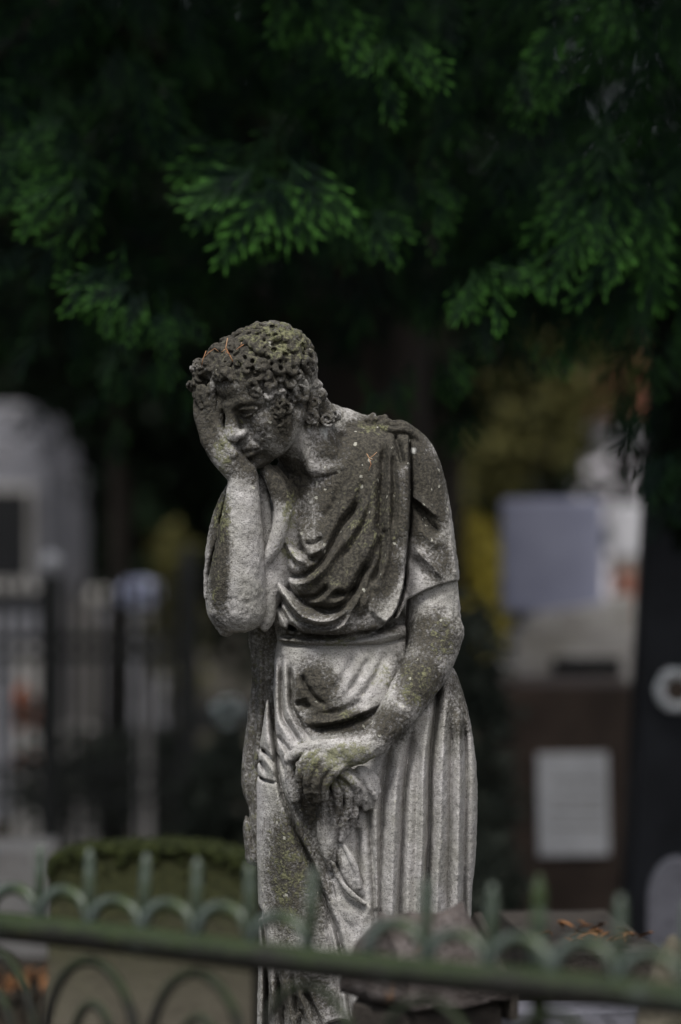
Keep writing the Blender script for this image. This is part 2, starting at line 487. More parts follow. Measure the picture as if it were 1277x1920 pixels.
    # side curls in front of the ear
    def spiral(u, v, w, R0, r, ph, turns, sg=1, squeeze=1.0):
        pts = []
        for q in np.linspace(0, 1, 14):
            a = ph + sg * q * turns * 6.283; R_ = R0 * (1 - .72 * q)
            pts.append((u + R_ * math.cos(a) * squeeze + rng.normal(0, .5), v + R_ * math.sin(a) + rng.normal(0, .5), w + 4 * math.sin(q * 3) + 2 * q, r * (1 - .35 * q)))
        h.chain(pts, 1.0, smooth=False)
    for u, v, w, R0, r, ph, tu, sg in ((527, 757, 129, 14, 5.1, 2, 1.3, 1), (539, 768, 119, 13, 5.1, 4, 1.2, -1), (522, 775, 129, 13, 5.1, 0, 1.3, 1),
                                       (536, 788, 115, 14, 5.2, 3, 1.4, -1), (524, 797, 121, 13, 5.0, 1, 1.3, 1), (534, 808, 111, 12, 4.8, 5, 1.3, -1), (523, 818, 111, 11, 4.6, 2, 1.2, 1),
                                       (548, 752, 111, 11, 4.6, 3, 1.2, 1)):
        h.ell((u, v, w - 7), (14, 13, 11), 4)
        spiral(u, v, w, R0 + 1, r - .9, ph, tu + .35, sg, rng.uniform(.7, 1.1))
        h.ell((u + rng.normal(0, 2), v + 6, w + 3), (3, 3, 5), 1.2, 's')
    # locks behind the ear, running down the nape
    for pts in ([(583, 716, 60, 9), (596, 740, 52, 10), (594, 764, 52, 9), (606, 784, 44, 6)],
                [(594, 728, 46, 9), (606, 752, 38, 9), (622, 770, 32, 9), (636, 784, 26, 6)],
                [(588, 742, 64, 8), (585, 760, 68, 8), (592, 776, 66, 7)],
                [(600, 752, 50, 8), (612, 772, 46, 9), (624, 788, 40, 7)]):
        h.chain(pts, 4)
    for u, v, w, R0, r, ph, tu, sg in ((584, 785, 78, 14, 4.6, -1.8, 1.35, 1), (614, 789, 66, 14, 4.6, -1.4, 1.3, 1), (590, 758, 74, 9, 3.8, 0, 1.2, 1),
                                       (601, 742, 64, 9, 3.8, 2, 1.2, -1), (628, 780, 46, 9, 4, 0, 1.2, 1), (592, 724, 64, 8, 3.6, 1, 1.2, 1)):
        h.ell((u, v, w - 7), (13, 12, 10), 4)
        spiral(u, v, w, R0 + 1, r - 1.2, ph, tu + .5, sg)
    band = np.abs(h.d) < 9
    I = np.argwhere(band)
    P = np.stack([h.ax[a][I[:, a]] for a in range(3)], 1)
    h.d[band] += (1.5 * vnoise(P, 11, 3, 2) + .9 * vnoise(P, 4, 5, 1)).astype(F32)
    return h

# folds of the robe, in the statue's own frame (u across, v down)
def robe_relief():
    g = Relief(360, 920, 760, 2370)
    def s(pts, r, h, kind='groove', **kw): g.stroke(pts, r, h * 1.7, kind, **kw)
    # broad forms first
    g.bump(545, 1560, 42, 190, 20)                 # thigh of the standing leg
    g.bump(585, 1760, 34, 120, 12)
    g.bump(635, 1270, 75, 60, 14)                  # belly
    g.bump(660, 1420, 40, 130, -10)
    g.bump(640, 1085, 70, 60, 10)
    g.bump(700, 1000, 45, 120, 8)
    g.bump(566, 960, 26, 50, -14)                  # hollow below the throat
    # ---- long pleats of the skirt
    for pts, r, h in (
        ([(824, 1262), (820, 1290), (806, 1424), (804, 1541), (798, 1690), (792, 1950), (786, 2340)], 8, 19),
        ([(772, 1352), (759, 1463), (755, 1541), (749, 1690), (744, 1950), (738, 2340)], 7.5, 17),
        ([(730, 1385), (722, 1440), (716, 1502), (712, 1640), (712, 1720), (704, 1950), (698, 2340)], 7, 16),
        ([(688, 1500), (694, 1560), (700, 1670), (702, 1760)], 5, 10),
        ([(669, 1541), (673, 1600), (676, 1670)], 5, 10),
        ([(846, 1335), (843, 1450), (842, 1560), (838, 1700), (836, 2340)], 7, 7),
        ([(868, 1340), (872, 1450), (868, 1690), (866, 2340)], 6, 5),
        ([(786, 1380), (779, 1500), (776, 1700), (770, 2340)], 6, 5)):
        s(pts, r, h, 'groove', taper=0.05, sharp=0.8)
    for pts, r, h in (
        ([(810, 1300), (792, 1424), (789, 1560), (784, 1700), (778, 2340)], 9, 8),
        ([(748, 1395), (738, 1500), (734, 1640), (726, 1950), (722, 2340)], 9, 8),
        ([(834, 1290), (826, 1424), (822, 1560), (816, 1700), (812, 2340)], 8, 7),
        ([(766, 1400), (764, 1520), (760, 1690), (756, 2340)], 6, 5),
        ([(857, 1320), (858, 1450), (854, 1690), (850, 2340)], 8, 5),
        ([(703, 1500), (706, 1600), (706, 1700)], 7, 7)):
        s(pts, r, h, 'ridge', taper=0.05)
    # ---- the long crease from hip to shin and the band beside it
    long = [(508, 1300), (513, 1360), (517, 1391), (521, 1426), (525, 1454), (532, 1482), (545, 1517), (558, 1559), (579, 1600), (602, 1659), (619, 1703), (632, 1735), (644, 1789), (652, 1850), (664, 1930), (668, 2100)]
    s(long, 4.5, 15, 'groove', taper=0.06, sharp=0.9)
    s([(p[0] + 12, p[1]) for p in long[4:]], 9, 6, 'ridge', taper=0.1)
    g.bump(590, 1560, 30, 70, -16, -0.35)
    # ---- hip folds
    for pts, r, h in (
        ([(542, 1236), (547, 1274), (547, 1316), (560, 1344), (575, 1371), (586, 1388)], 4.5, 8),
        ([(528, 1230), (529, 1320), (534, 1345), (545, 1360), (560, 1384), (566, 1398)], 4.5, 7),
        ([(512, 1240), (514, 1300), (512, 1360)], 4, 4),
        ([(519, 1374), (535, 1391), (547, 1407)], 4, 8), ([(520, 1410), (528, 1424), (536, 1442)], 4, 7),
        ([(489, 1402), (503, 1412), (519, 1428)], 4, 6), ([(488, 1423), (500, 1448)], 4, 4),
        ([(486, 1454), (497, 1459), (520, 1462)], 3, 6),
        ([(553, 1317), (569, 1315), (586, 1323)], 5, 6), ([(564, 1259), (578, 1288), (594, 1306), (612, 1318)], 5, 7),
        ([(580, 1359), (606, 1360), (650, 1351), (689, 1335), (716, 1320)], 5, 13),
        ([(600, 1334), (640, 1326), (680, 1308)], 6, 4),
        ([(693, 1226), (675, 1262), (650, 1298)], 7, 5), ([(725, 1216), (705, 1262), (672, 1310)], 7, 5), ([(662, 1222), (645, 1262), (622, 1296)], 7, 4),
        ([(752, 1225), (742, 1262), (722, 1300)], 6, 4)):
        s(pts, r, h, 'groove', taper=0.2)
    for pts, r, h in (
        ([(535, 1225), (538, 1310), (548, 1342), (565, 1370), (574, 1388)], 7, 5), ([(520, 1225), (521, 1330), (530, 1360), (548, 1386)], 7, 4),
        ([(501, 1300), (502, 1380), (508, 1400)], 7, 3), ([(495, 1414), (508, 1430), (519, 1448)], 6, 3), ([(528, 1392), (540, 1412)], 6, 5),
        ([(560, 1280), (572, 1308)], 7, 5), ([(575, 1348), (620, 1346), (665, 1334), (700, 1318)], 7, 6)):
        s(pts, r, h, 'ridge', taper=0.2)
    # ---- girdle
    s([(519, 1200), (547, 1206), (594, 1209), (649, 1209), (689, 1207), (718, 1206), (768, 1193)], 3.5, 6, 'groove', taper=0.1)
    s([(523, 1192), (563, 1192), (600, 1190), (641, 1190), (690, 1183), (724, 1176), (750, 1160)], 4, 6, 'groove', taper=0.05)
    s([(630, 1202), (650, 1198), (673, 1192), (689, 1189), (722, 1179), (748, 1171)], 2.5, 6, 'groove', taper=0.2)
    s([(519, 1196), (560, 1199), (600, 1200), (640, 1198)], 4, 5, 'ridge', taper=0.1)
    s([(660, 1203), (700, 1196), (760, 1183)], 5, 5, 'ridge', taper=0.1)
    # ---- swags across the breast
    for pts, r, h in (
        ([(546, 990), (555, 1013), (567, 1031), (583, 1046), (600, 1040)], 7, 15),
        ([(527, 1052), (536, 1069), (552, 1078), (567, 1078), (585, 1069), (598, 1058), (613, 1038), (630, 1005), (641, 983), (660, 961), (684, 930)], 6.5, 15),
        ([(526, 1064), (533, 1085), (547, 1107), (566, 1124), (581, 1133), (600, 1138), (619, 1143), (641, 1134), (657, 1114), (672, 1084)], 7, 15),
        ([(560, 1116), (588, 1119), (606, 1108), (618, 1095)], 6, 12),
        ([(612, 1117), (633, 1111), (650, 1111), (664, 1103), (673, 1084), (684, 1050)], 6, 13),
        ([(521, 1104), (539, 1133), (555, 1152), (575, 1165), (602, 1171), (628, 1166), (650, 1148)], 5, 11),
        ([(517, 1108), (527, 1137), (541, 1163), (548, 1173), (562, 1183)], 5, 12),
        ([(572, 1018), (590, 1018), (606, 1008)], 5, 7)):
        s(pts, r, h, 'groove', taper=0.18, sharp=0.9)
    for pts, r, h in (
        ([(529, 996), (541, 1024), (555, 1043), (577, 1058)], 8, 13),
        ([(518, 1076), (527, 1099), (541, 1120), (555, 1139), (572, 1153), (597, 1161), (622, 1160), (638, 1150), (658, 1130)], 9, 13),
        ([(575, 1123), (597, 1125), (619, 1110), (640, 1090)], 8, 8),
        ([(540, 1088), (556, 1092), (580, 1086), (604, 1068), (622, 1044), (640, 1015), (655, 992)], 9, 9),
        ([(525, 1130), (536, 1155), (550, 1172)], 8, 8),
        ([(570, 1038), (590, 1036), (608, 1024)], 7, 6),
        ([(620, 1128), (640, 1122), (656, 1104)], 7, 6),
        ([(585, 1176), (620, 1177), (650, 1168)], 9, 6),
        ([(672, 1160), (690, 1120), (700, 1080)], 14, 6)):
        s(pts, r, h, 'ridge', taper=0.2)
    s([(676, 1115), (663, 1138), (649, 1164), (628, 1181)], 14, 7, 'edge', taper=0.1)
    for pts, r, h in (([(700, 925), (682, 980), (656, 1022), (632, 1052)], 6, 6), ([(714, 1000), (694, 1050), (670, 1090)], 6, 6), ([(642, 905), (626, 945), (602, 980)], 8, 4),
                      ([(690, 880), (672, 930), (648, 975)], 6, 4), ([(700, 1090), (690, 1130), (672, 1165)], 6, 5), ([(535, 1010), (548, 1045), (560, 1062)], 5, 6)):
        s(pts, r, h, 'groove', taper=.25)
    for pts, r, h in (([(690, 930), (668, 985), (640, 1030)], 6, 4), ([(704, 1000), (682, 1050), (660, 1080)], 6, 4)):
        s(pts, r, h, 'ridge', taper=.25)
    # ---- strap from the shoulder
    s([(765, 815), (766, 870), (766, 960), (763, 1003), (758, 1057), (756, 1085), (750, 1110), (738, 1142), (716, 1170)], 26, 15, 'edge', taper=0.03)
    s([(768, 822), (769, 900), (769, 960), (766, 1005), (761, 1060), (759, 1090), (753, 1115), (742, 1146), (720, 1172)], 3, 10, 'groove', taper=0.05)
    for pts, r, h in (
        ([(740, 816), (746, 838), (755, 874)], 4.5, 13),
        ([(724, 822), (718, 862), (717, 893), (713, 930), (712, 987), (718, 1003), (716, 1034), (709, 1066), (696, 1090), (686, 1114)], 7, 11),
        ([(735, 850), (738, 920), (734, 990)], 6, 6)):
        s(pts, r, h, 'groove', taper=0.15)
    for pts, r, h in (
        ([(730, 818), (729, 850), (728, 930), (726, 1010), (718, 1060), (704, 1100)], 7, 8),
        ([(756, 822), (757, 917), (754, 1010), (746, 1080)], 7, 6), ([(746, 860), (748, 940), (744, 1020)], 6, 5),
        ([(703, 860), (698, 930), (690, 1000), (672, 1060)], 12, 6)):
        s(pts, r, h, 'ridge', taper=0.15)
    # ---- sleeve on the hanging arm
    for pts, r, h in (
        ([(769, 927), (786, 941), (805, 957), (823, 973)], 5, 8), ([(775, 1022), (790, 1042), (813, 1065), (831, 1090)], 7, 7),
        ([(780, 985), (800, 1008), (826, 1026)], 9, 5), ([(843, 1010), (850, 1050), (856, 1090)], 4, 5)):
        s(pts, r, h, 'ridge', taper=0.25)
    for pts, r, h in (
        ([(772, 940), (786, 955), (803, 968)], 6, 8), ([(786, 960), (805, 985), (824, 1006)], 7, 7), ([(772, 1040), (786, 1062), (800, 1085)], 8, 7)):
        s(pts, r, h, 'groove', taper=0.25)
    # ---- lower end of the skirt
    for pts, r, h in (
        ([(498, 1790), (502, 1850), (500, 1930), (498, 2340)], 5, 11), ([(520, 1800), (528, 1870), (534, 1930), (536, 2340)], 5, 12),
        ([(548, 1820), (560, 1880), (568, 1930), (570, 2340)], 5, 12), ([(572, 1840), (590, 1880), (606, 1915)], 5, 12),
        ([(487, 1700), (496, 1740), (500, 1780)], 4, 9), ([(612, 1700), (622, 1760), (636, 1840), (640, 1900)], 5, 6),
        ([(640, 2000), (636, 2340)], 6, 12), ([(604, 1980), (600, 2340)], 6, 12)):
        s(pts, r, h, 'groove', taper=0.1)
    for pts, r, h in (([(508, 1800), (514, 1860), (516, 1930), (516, 2340)], 7, 7), ([(538, 1820), (548, 1890), (552, 1940), (554, 2340)], 7, 7), ([(560, 1840), (582, 1900), (586, 1960)], 7, 7)):
        s(pts, r, h, 'ridge', taper=0.1)
    s([(612, 1908), (640, 1902), (668, 1914)], 5, 14, 'groove', taper=0.1)
    return g

def build_robe():
    r = Vol(axis((372, 912, 2.0)), axis((762, 1700, 2.1), (1700, 1940, 3), (1940, 2372, 8)), axis((-150, 50, 5), (50, 185, 2.0)))
    # trunk with the overfold, then the skirt behind it
    r.loft([(800, 610, 775, 10, -85), (830, 570, 800, 40, -98), (880, 520, 806, 58, -105), (950, 510, 800, 72, -108), (1040, 508, 778, 88, -105), (1120, 510, 768, 98, -100), (1165, 514, 764, 96, -95), (1200, 518, 758, 92, -90)], p=2.5)
    hem_u, hem_v = [500, 520, 560, 620, 700, 745, 768], [1160, 1170, 1182, 1185, 1177, 1156, 1112]
    r.put(lambda X, Y, Z: np.interp(X, hem_u, hem_v).astype(F32) - Y + 0 * Z, (490, 1095, 0), (772, 1260, 180), 5, 's')
    r.loft([(1170, 521, 775, 62, -88), (1215, 519, 790, 66, -90), (1250, 515, 848, 72, -92), (1330, 505, 877, 84, -98), (1400, 489, 889, 92, -100), (1480, 485, 895, 97, -102),
            (1600, 485, 892, 97, -104), (1700, 486, 884, 97, -104), (1930, 482, 886, 100, -105), (2360, 470, 905, 106, -112)], k=3, p=2.5)
    # sleeve of the hanging arm
    r.chain([(745, 830, -30, 44), (770, 862, -24, 50), (785, 930, -18, 56), (795, 1010, -8, 57), (802, 1075, 2, 58), (805, 1120, 6, 58)], 6)
    r.put(lambda X, Y, Z: -(Y - (1121 - 0.62 * (X - 765) + 0.0028 * (X - 765) ** 2)) + 0 * Z, (762, 1040, -120), (890, 1220, 130), 3, 's')
    r.chain([(808, 1108, 0, 46), (812, 1130, 2, 48), (815, 1150, 6, 40)], 1, 's', smooth=False)
    g = robe_relief()
    H = g.at(r.ax[0], r.ax[1])[:, :, None]
    fw = sstep(-40, 25, r.ax[2])[None, None, :]
    r.d -= H * fw
    # gathered roll and knots on the shoulder
    r.chain([(716, 803, 10, 6), (730, 806, 20, 7), (748, 806, 22, 7), (764, 808, 20, 7), (777, 820, 12, 7), (790, 836, 0, 6)], 2)
    r.chain([(738, 797, 2, 9), (758, 800, 2, 9), (772, 812, -6, 8), (788, 832, -14, 8)], 3)
    for u, v, w, q in ((700, 778, -18, 5), (706, 786, -10, 6), (722, 781, -14, 5.5), (713, 783, -14, 5), (693, 781, -20, 4.5), (728, 790, -6, 7), (690, 786, -18, 6), (680, 790, -26, 6), (714, 797, 0, 7), (668, 788, -34, 6), (752, 795, -4, 8)):
        r.ell((u, v, w), (q * 1.2, q, q), 3)
    r.chain([(640, 786, -40, 9), (668, 792, -34, 10), (700, 794, -22, 11), (730, 798, -12, 10)], 5)
    # sleeve of the bent arm: thick cloth hanging beside the forearm
    r.chain([(502, 882, 68, 13), (518, 905, 74, 17), (530, 938, 78, 18), (533, 962, 80, 17), (525, 1000, 82, 15), (511, 1033, 80, 13), (497, 1056, 76, 9)], 3, flat=1.2)
    r.chain([(492, 900, 50, 12), (498, 960, 52, 12), (500, 1020, 54, 14), (497, 1048, 56, 10)], 2)
    r.chain([(514, 886, 48, 14), (536, 920, 46, 16), (544, 955, 40, 14), (536, 1000, 40, 18)], 3)
    r.chain([(498, 920, 92, 4), (507, 970, 98, 6.5), (505, 1018, 96, 5)], 3, 's')
    r.chain([(522, 896, 96, 2), (536, 930, 100, 3), (546, 956, 92, 2.5)], 2, 's')
    r.chain([(500, 1062, 66, 14), (506, 1100, 66, 15), (504, 1150, 60, 15), (498, 1172, 58, 10)], 4)
    # drapery behind the forearm
    r.chain([(436, 915, 20, 12), (424, 960, 16, 22), (416, 1020, 14, 28), (410, 1080, 12, 26), (412, 1140, 10, 24), (425, 1178, 8, 16)], 4)
    for pts in ([(428, 912, 46, 3), (414, 960, 44, 4), (402, 1010, 42, 5), (392, 1045, 34, 5)], [(416, 985, 48, 4), (398, 1032, 46, 5), (388, 1075, 34, 5), (388, 1120, 30, 4)], [(430, 930, 52, 3), (418, 990, 52, 4)]):
        r.chain(pts, 2)
    # bunched cloth in the hand
    r.chain([(630, 1436, 108, 24), (655, 1462, 108, 26), (668, 1480, 102, 22)], 4, flat=0.9)
    r.chain([(612, 1480, 108, 20), (628, 1510, 108, 24), (640, 1545, 102, 16)], 4, flat=0.9)
    r.chain([(612, 1490, 108, 16), (616, 1550, 104, 17), (620, 1590, 100, 13), (622, 1616, 96, 6)], 5, flat=0.9)
    r.chain([(676, 1440, 104, 14), (694, 1468, 106, 15), (692, 1498, 100, 10)], 4, flat=0.9)
    for pts, k in (([(634, 1434, 134, 8), (654, 1446, 136, 10), (669, 1464, 128, 9), (668, 1492, 118, 7)], 3),
                   ([(622, 1450, 128, 7), (634, 1478, 130, 9), (632, 1518, 124, 8), (622, 1566, 112, 6)], 3),
                   ([(640, 1452, 130, 7), (653, 1482, 130, 8), (651, 1520, 122, 7), (640, 1562, 110, 5)], 3),
                   ([(603, 1490, 120, 8), (603, 1530, 116, 9), (609, 1580, 108, 8), (620, 1616, 100, 5)], 3),
                   ([(642, 1504, 118, 8), (645, 1530, 116, 8), (641, 1562, 108, 5)], 3),
                   ([(664, 1494, 114, 8), (662, 1520, 112, 8), (648, 1544, 106, 5)], 3),
                   ([(672, 1434, 114, 7), (690, 1458, 120, 9), (702, 1485, 112, 6)], 2.5),
                   ([(681, 1432, 108, 6), (700, 1450, 110, 8), (709, 1474, 102, 5)], 2.5),
                   ([(676, 1446, 118, 7), (683, 1478, 114, 8), (684, 1506, 104, 5)], 2.5),
                   ([(545, 1412, 122, 11), (562, 1404, 126, 10)], 4), ([(546, 1415, 118, 9), (548, 1450, 116, 12), (556, 1486, 112, 11)], 4)):
        r.chain(pts, k)
    for pts in ([(630, 1448, 142, 2.5), (644, 1474, 143, 4.5), (642, 1520, 132, 3.5)], [(613, 1478, 130, 3), (624, 1500, 132, 4), (612, 1560, 124, 3)], [(646, 1450, 144, 2), (660, 1474, 139, 4), (661, 1502, 130, 3)], [(666, 1446, 132, 3), (675, 1480, 128, 4)],
                [(690, 1446, 128, 2.5), (701, 1472, 122, 3)], [(613, 1500, 128, 3), (619, 1560, 120, 3)], [(652, 1512, 126, 3), (654, 1536, 120, 3)]):
        r.chain(pts, 3, 's')
    # its falling end: overlapping flaps
    r.chain([(640, 1570, 96, 10), (650, 1605, 98, 16), (664, 1640, 98, 14), (676, 1662, 94, 8)], 3, flat=0.8)
    r.chain([(625, 1606, 112, 4), (640, 1640, 112, 5), (662, 1664, 108, 5), (684, 1680, 102, 4)], 2)
    r.chain([(646, 1575, 110, 4), (664, 1610, 110, 6), (672, 1650, 106, 5)], 2)
    r.chain([(640, 1680, 88, 16), (660, 1705, 88, 16), (672, 1725, 86, 8)], 3, flat=0.9)
    r.chain([(621, 1640, 100, 4), (626, 1670, 100, 5), (644, 1700, 98, 5), (658, 1716, 96, 5), (673, 1730, 92, 4)], 2)
    r.chain([(688, 1690, 92, 8), (682, 1715, 90, 7), (674, 1732, 88, 4)], 2)
    return r

def build_mantle():
    """cloak hanging down the back on the side of the bent arm"""
    m = Vol(axis((440, 560, 3)), axis((1150, 1660, 3)), axis((-140, 60, 4)))
    m.loft([(1160, 468, 545, -8, -90), (1200, 466, 545, -10, -90), (1280, 471, 545, -10, -95), (1340, 464, 545, -8, -100), (1400, 456, 545, -6, -100), (1460, 451, 545, -5, -100), (1520, 458, 545, -6, -100), (1560, 455, 545, -8, -100), (1628, 459, 545, -10, -100)], p=2.6)
    g = Relief(430, 570, 1140, 1670)
    for pts, r, h in (([(478, 1190), (480, 1300), (474, 1400), (468, 1480), (476, 1570)], 5, 7), ([(494, 1200), (498, 1320), (490, 1420), (484, 1560)], 6, 6), ([(457, 1500), (466, 1540), (478, 1600)], 4, 9)):
        g.stroke(pts, r, h, 'groove')
    g.stroke([(486, 1200), (489, 1340), (480, 1450)], 8, 5, 'ridge')
    m.d -= g.at(m.ax[0], m.ax[1])[:, :, None]
    return m

# ------------------------------------------------------------------ materials
def newmat(name):
    m = bpy.data.materials.new(name); m.use_nodes = True
    return m, m.node_tree, m.node_tree.nodes['Principled BSDF']

class NB:
    """tiny node builder"""
    def __init__(s, nt): s.nt, s.n, s.l = nt, nt.nodes, nt.links
    def node(s, t, **kw):
        n = s.n.new(t)
        for k, v in kw.items(): setattr(n, k, v)
        return n
    def put(s, sock, v):
        if isinstance(v, bpy.types.NodeSocket): s.l.new(v, sock)
        else: sock.default_value = v
    def coord(s, scale=(1, 1, 1)):
        t = s.node('ShaderNodeTexCoord'); mp = s.node('ShaderNodeMapping')
        mp.inputs['Scale'].default_value = scale
        s.l.new(t.outputs['Object'], mp.inputs['Vector'])
        return mp.outputs['Vector']
    def noise(s, co, scale, detail=3, rough=.55, dist=0.0):
        n = s.node('ShaderNodeTexNoise'); s.l.new(co, n.inputs['Vector'])
        n.inputs['Scale'].default_value = scale; n.inputs['Detail'].default_value = detail
        n.inputs['Roughness'].default_value = rough; n.inputs['Distortion'].default_value = dist
        return n.outputs['Fac']
    def vor(s, co, scale, out='Distance'):
        n = s.node('ShaderNodeTexVoronoi'); s.l.new(co, n.inputs['Vector']); n.inputs['Scale'].default_value = scale
        return n.outputs[out]
    def math(s, op, a, b=0.0, clamp=False):
        n = s.node('ShaderNodeMath', operation=op, use_clamp=clamp); s.put(n.inputs[0], a); s.put(n.inputs[1], b)
        return n.outputs[0]
    def ramp(s, v, lo, hi, a=0.0, b=1.0):
        n = s.node('ShaderNodeMapRange'); n.interpolation_type = 'SMOOTHSTEP'
        s.put(n.inputs['Value'], v); n.inputs['From Min'].default_value = lo; n.inputs['From Max'].default_value = hi
        n.inputs['To Min'].default_value = a; n.inputs['To Max'].default_value = b
        return n.outputs['Result']
    def mix(s, f, a, b, mode='MIX'):
        n = s.node('ShaderNodeMix', data_type='RGBA', blend_type=mode)
        s.put(n.inputs[0], f)
        for i, v in ((6, a), (7, b)):
            s.put(n.inputs[i], v if isinstance(v, bpy.types.NodeSocket) else tuple(v) + (1.0,) if len(v) == 3 else v)
        return n.outputs[2]
    def attr(s, name):
        n = s.node('ShaderNodeAttribute'); n.attribute_name = name
        return n.outputs['Fac']
    def bump(s, h, strength, dist, prev=None):
        n = s.node('ShaderNodeBump'); s.put(n.inputs['Height'], h); n.inputs['Strength'].default_value = strength; n.inputs['Distance'].default_value = dist
        if prev: s.l.new(prev, n.inputs['Normal'])
        return n.outputs['Normal']

def statue_material():
    m, nt, bs = newmat('weathered_limestone'); b = NB(nt)
    co = b.coord()
    big, mid, fine, grain = b.noise(co, 16, 4), b.noise(co, 62, 5, .65), b.noise(co, 210, 3, .6), b.noise(co, 430, 3, .7)
    mid2 = b.noise(b.coord((1, 1, .8)), 45, 6, .7, .6)
    clean = b.mix(b.ramp(mid, .32, .68), (.38, .365, .355), (.54, .522, .515))
    clean = b.mix(b.ramp(big, .32, .68, 0, .5), clean, (.29, .285, .24))
    spk = b.ramp(grain, .34, .50, 1, 0)
    clean = b.mix(b.math('MULTIPLY', spk, .75), clean, (.10, .095, .085))
    # algae and soot, plus shade painted below hair and head: brown black
    st = b.math('ADD', b.attr('stain_shade'), b.math('MULTIPLY', b.math('SUBTRACT', mid2, .5), .85))
    st = b.math('ADD', st, b.math('MULTIPLY', b.math('SUBTRACT', fine, .5), 1.0))
    dark = b.mix(b.ramp(fine, .35, .65), (.018, .016, .012), (.068, .061, .046))
    col = b.mix(b.ramp(st, .12, .72, 0, .95), clean, dark)
    # green growth
    mo = b.math('ADD', b.attr('moss'), b.math('MULTIPLY', b.math('SUBTRACT', mid, .5), 1.6))
    mo = b.math('ADD', mo, b.math('MULTIPLY', b.math('SUBTRACT', fine, .5), .9))
    green = b.mix(b.ramp(fine, .35, .65), (.07, .075, .03), (.205, .205, .115))
    col = b.mix(b.ramp(mo, .40, .80, 0, .85), col, green)
    # lichen rosettes
    v = b.node('ShaderNodeTexVoronoi'); nt.links.new(co, v.inputs['Vector']); v.inputs['Scale'].default_value = 82
    v.inputs['Randomness'].default_value = 1
    sep = b.node('ShaderNodeSeparateColor'); nt.links.new(v.outputs['Color'], sep.inputs[0])
    d = b.math('ADD', v.outputs['Distance'], b.math('MULTIPLY', b.math('SUBTRACT', fine, .5), .9))
    spot = b.math('MULTIPLY', b.ramp(d, .16, .25, 1, 0), b.ramp(b.math('ADD', sep.outputs[0], b.math('MULTIPLY', b.attr('lichen'), .5)), .93, .97))
    col = b.mix(b.math('MULTIPLY', spot, .75), col, (.50, .49, .42))
    pa = b.math('ADD', b.attr('pale'), b.math('MULTIPLY', b.math('SUBTRACT', mid2, .5), 1.2))
    col = b.mix(b.ramp(pa, .55, .85, 0, .9), col, (.66, .66, .63))
    nt.links.new(col, bs.inputs['Base Color'])
    bs.inputs['Roughness'].default_value = .93
    bs.inputs['Specular IOR Level'].default_value = .25
    pit = b.ramp(b.vor(co, 260), .0, .35)
    rough_zone = b.ramp(st, .2, .8, .55, .95)
    n1 = b.bump(b.math('MULTIPLY', b.math('ADD', mid, b.math('MULTIPLY', fine, .6)), rough_zone), .6, .006)
    n2 = b.bump(b.math('ADD', grain, b.math('MULTIPLY', pit, .5)), .55, .0022, n1)
    nt.links.new(n2, bs.inputs['Normal'])
    return m

def simple(name, c1, c2, scale=8, rough=.85, bump=.3, bdist=.004, detail=5, c3=None, s3=2.5, lo3=.5, hi3=.7, spec=.3, metal=0.0, fine=None, stretch=(1, 1, 1)):
    """two-tone mottled surface with an optional third colour growing in patches"""
    m, nt, bs = newmat(name); b = NB(nt)
    co = b.coord(stretch)
    n = b.noise(co, scale, detail, .62)
    col = b.mix(b.ramp(n, .3, .7), c1, c2)
    if c3: col = b.mix(b.ramp(b.noise(co, s3, 5, .65, .4), lo3, hi3), col, c3)
    f = b.noise(co, fine or scale * 9, 3, .6)
    col = b.mix(b.ramp(f, .3, .5, .45, 0), col, tuple(x * .35 for x in c1))
    nt.links.new(col, bs.inputs['Base Color'])
    bs.inputs['Roughness'].default_value = rough; bs.inputs['Specular IOR Level'].default_value = spec; bs.inputs['Metallic'].default_value = metal
    nt.links.new(b.bump(b.math('ADD', n, f), bump, bdist), bs.inputs['Normal'])
    return m

def leaf_mat(name, dark, bright, trans=.25, rough=.55):
    """foliage: attribute tip mixes old growth with young tips; slight light passes through"""
    m, nt, bs = newmat(name); b = NB(nt)
    nz = b.noise(b.coord(), 9, 3)
    t = b.math('ADD', b.attr('tip'), b.math('MULTIPLY', b.math('SUBTRACT', nz, .5), .5), True)
    col = b.mix(t, dark, bright)
    nt.links.new(col, bs.inputs['Base Color'])
    bs.inputs['Roughness'].default_value = rough; bs.inputs['Specular IOR Level'].default_value = .07
    tr = b.node('ShaderNodeBsdfTranslucent'); nt.links.new(col, tr.inputs['Color'])
    mx = b.node('ShaderNodeMixShader'); mx.inputs[0].default_value = trans
    nt.links.new(bs.outputs[0], mx.inputs[1]); nt.links.new(tr.outputs[0], mx.inputs[2])
    nt.links.new(mx.outputs[0], nt.nodes['Material Output'].inputs['Surface'])
    return m

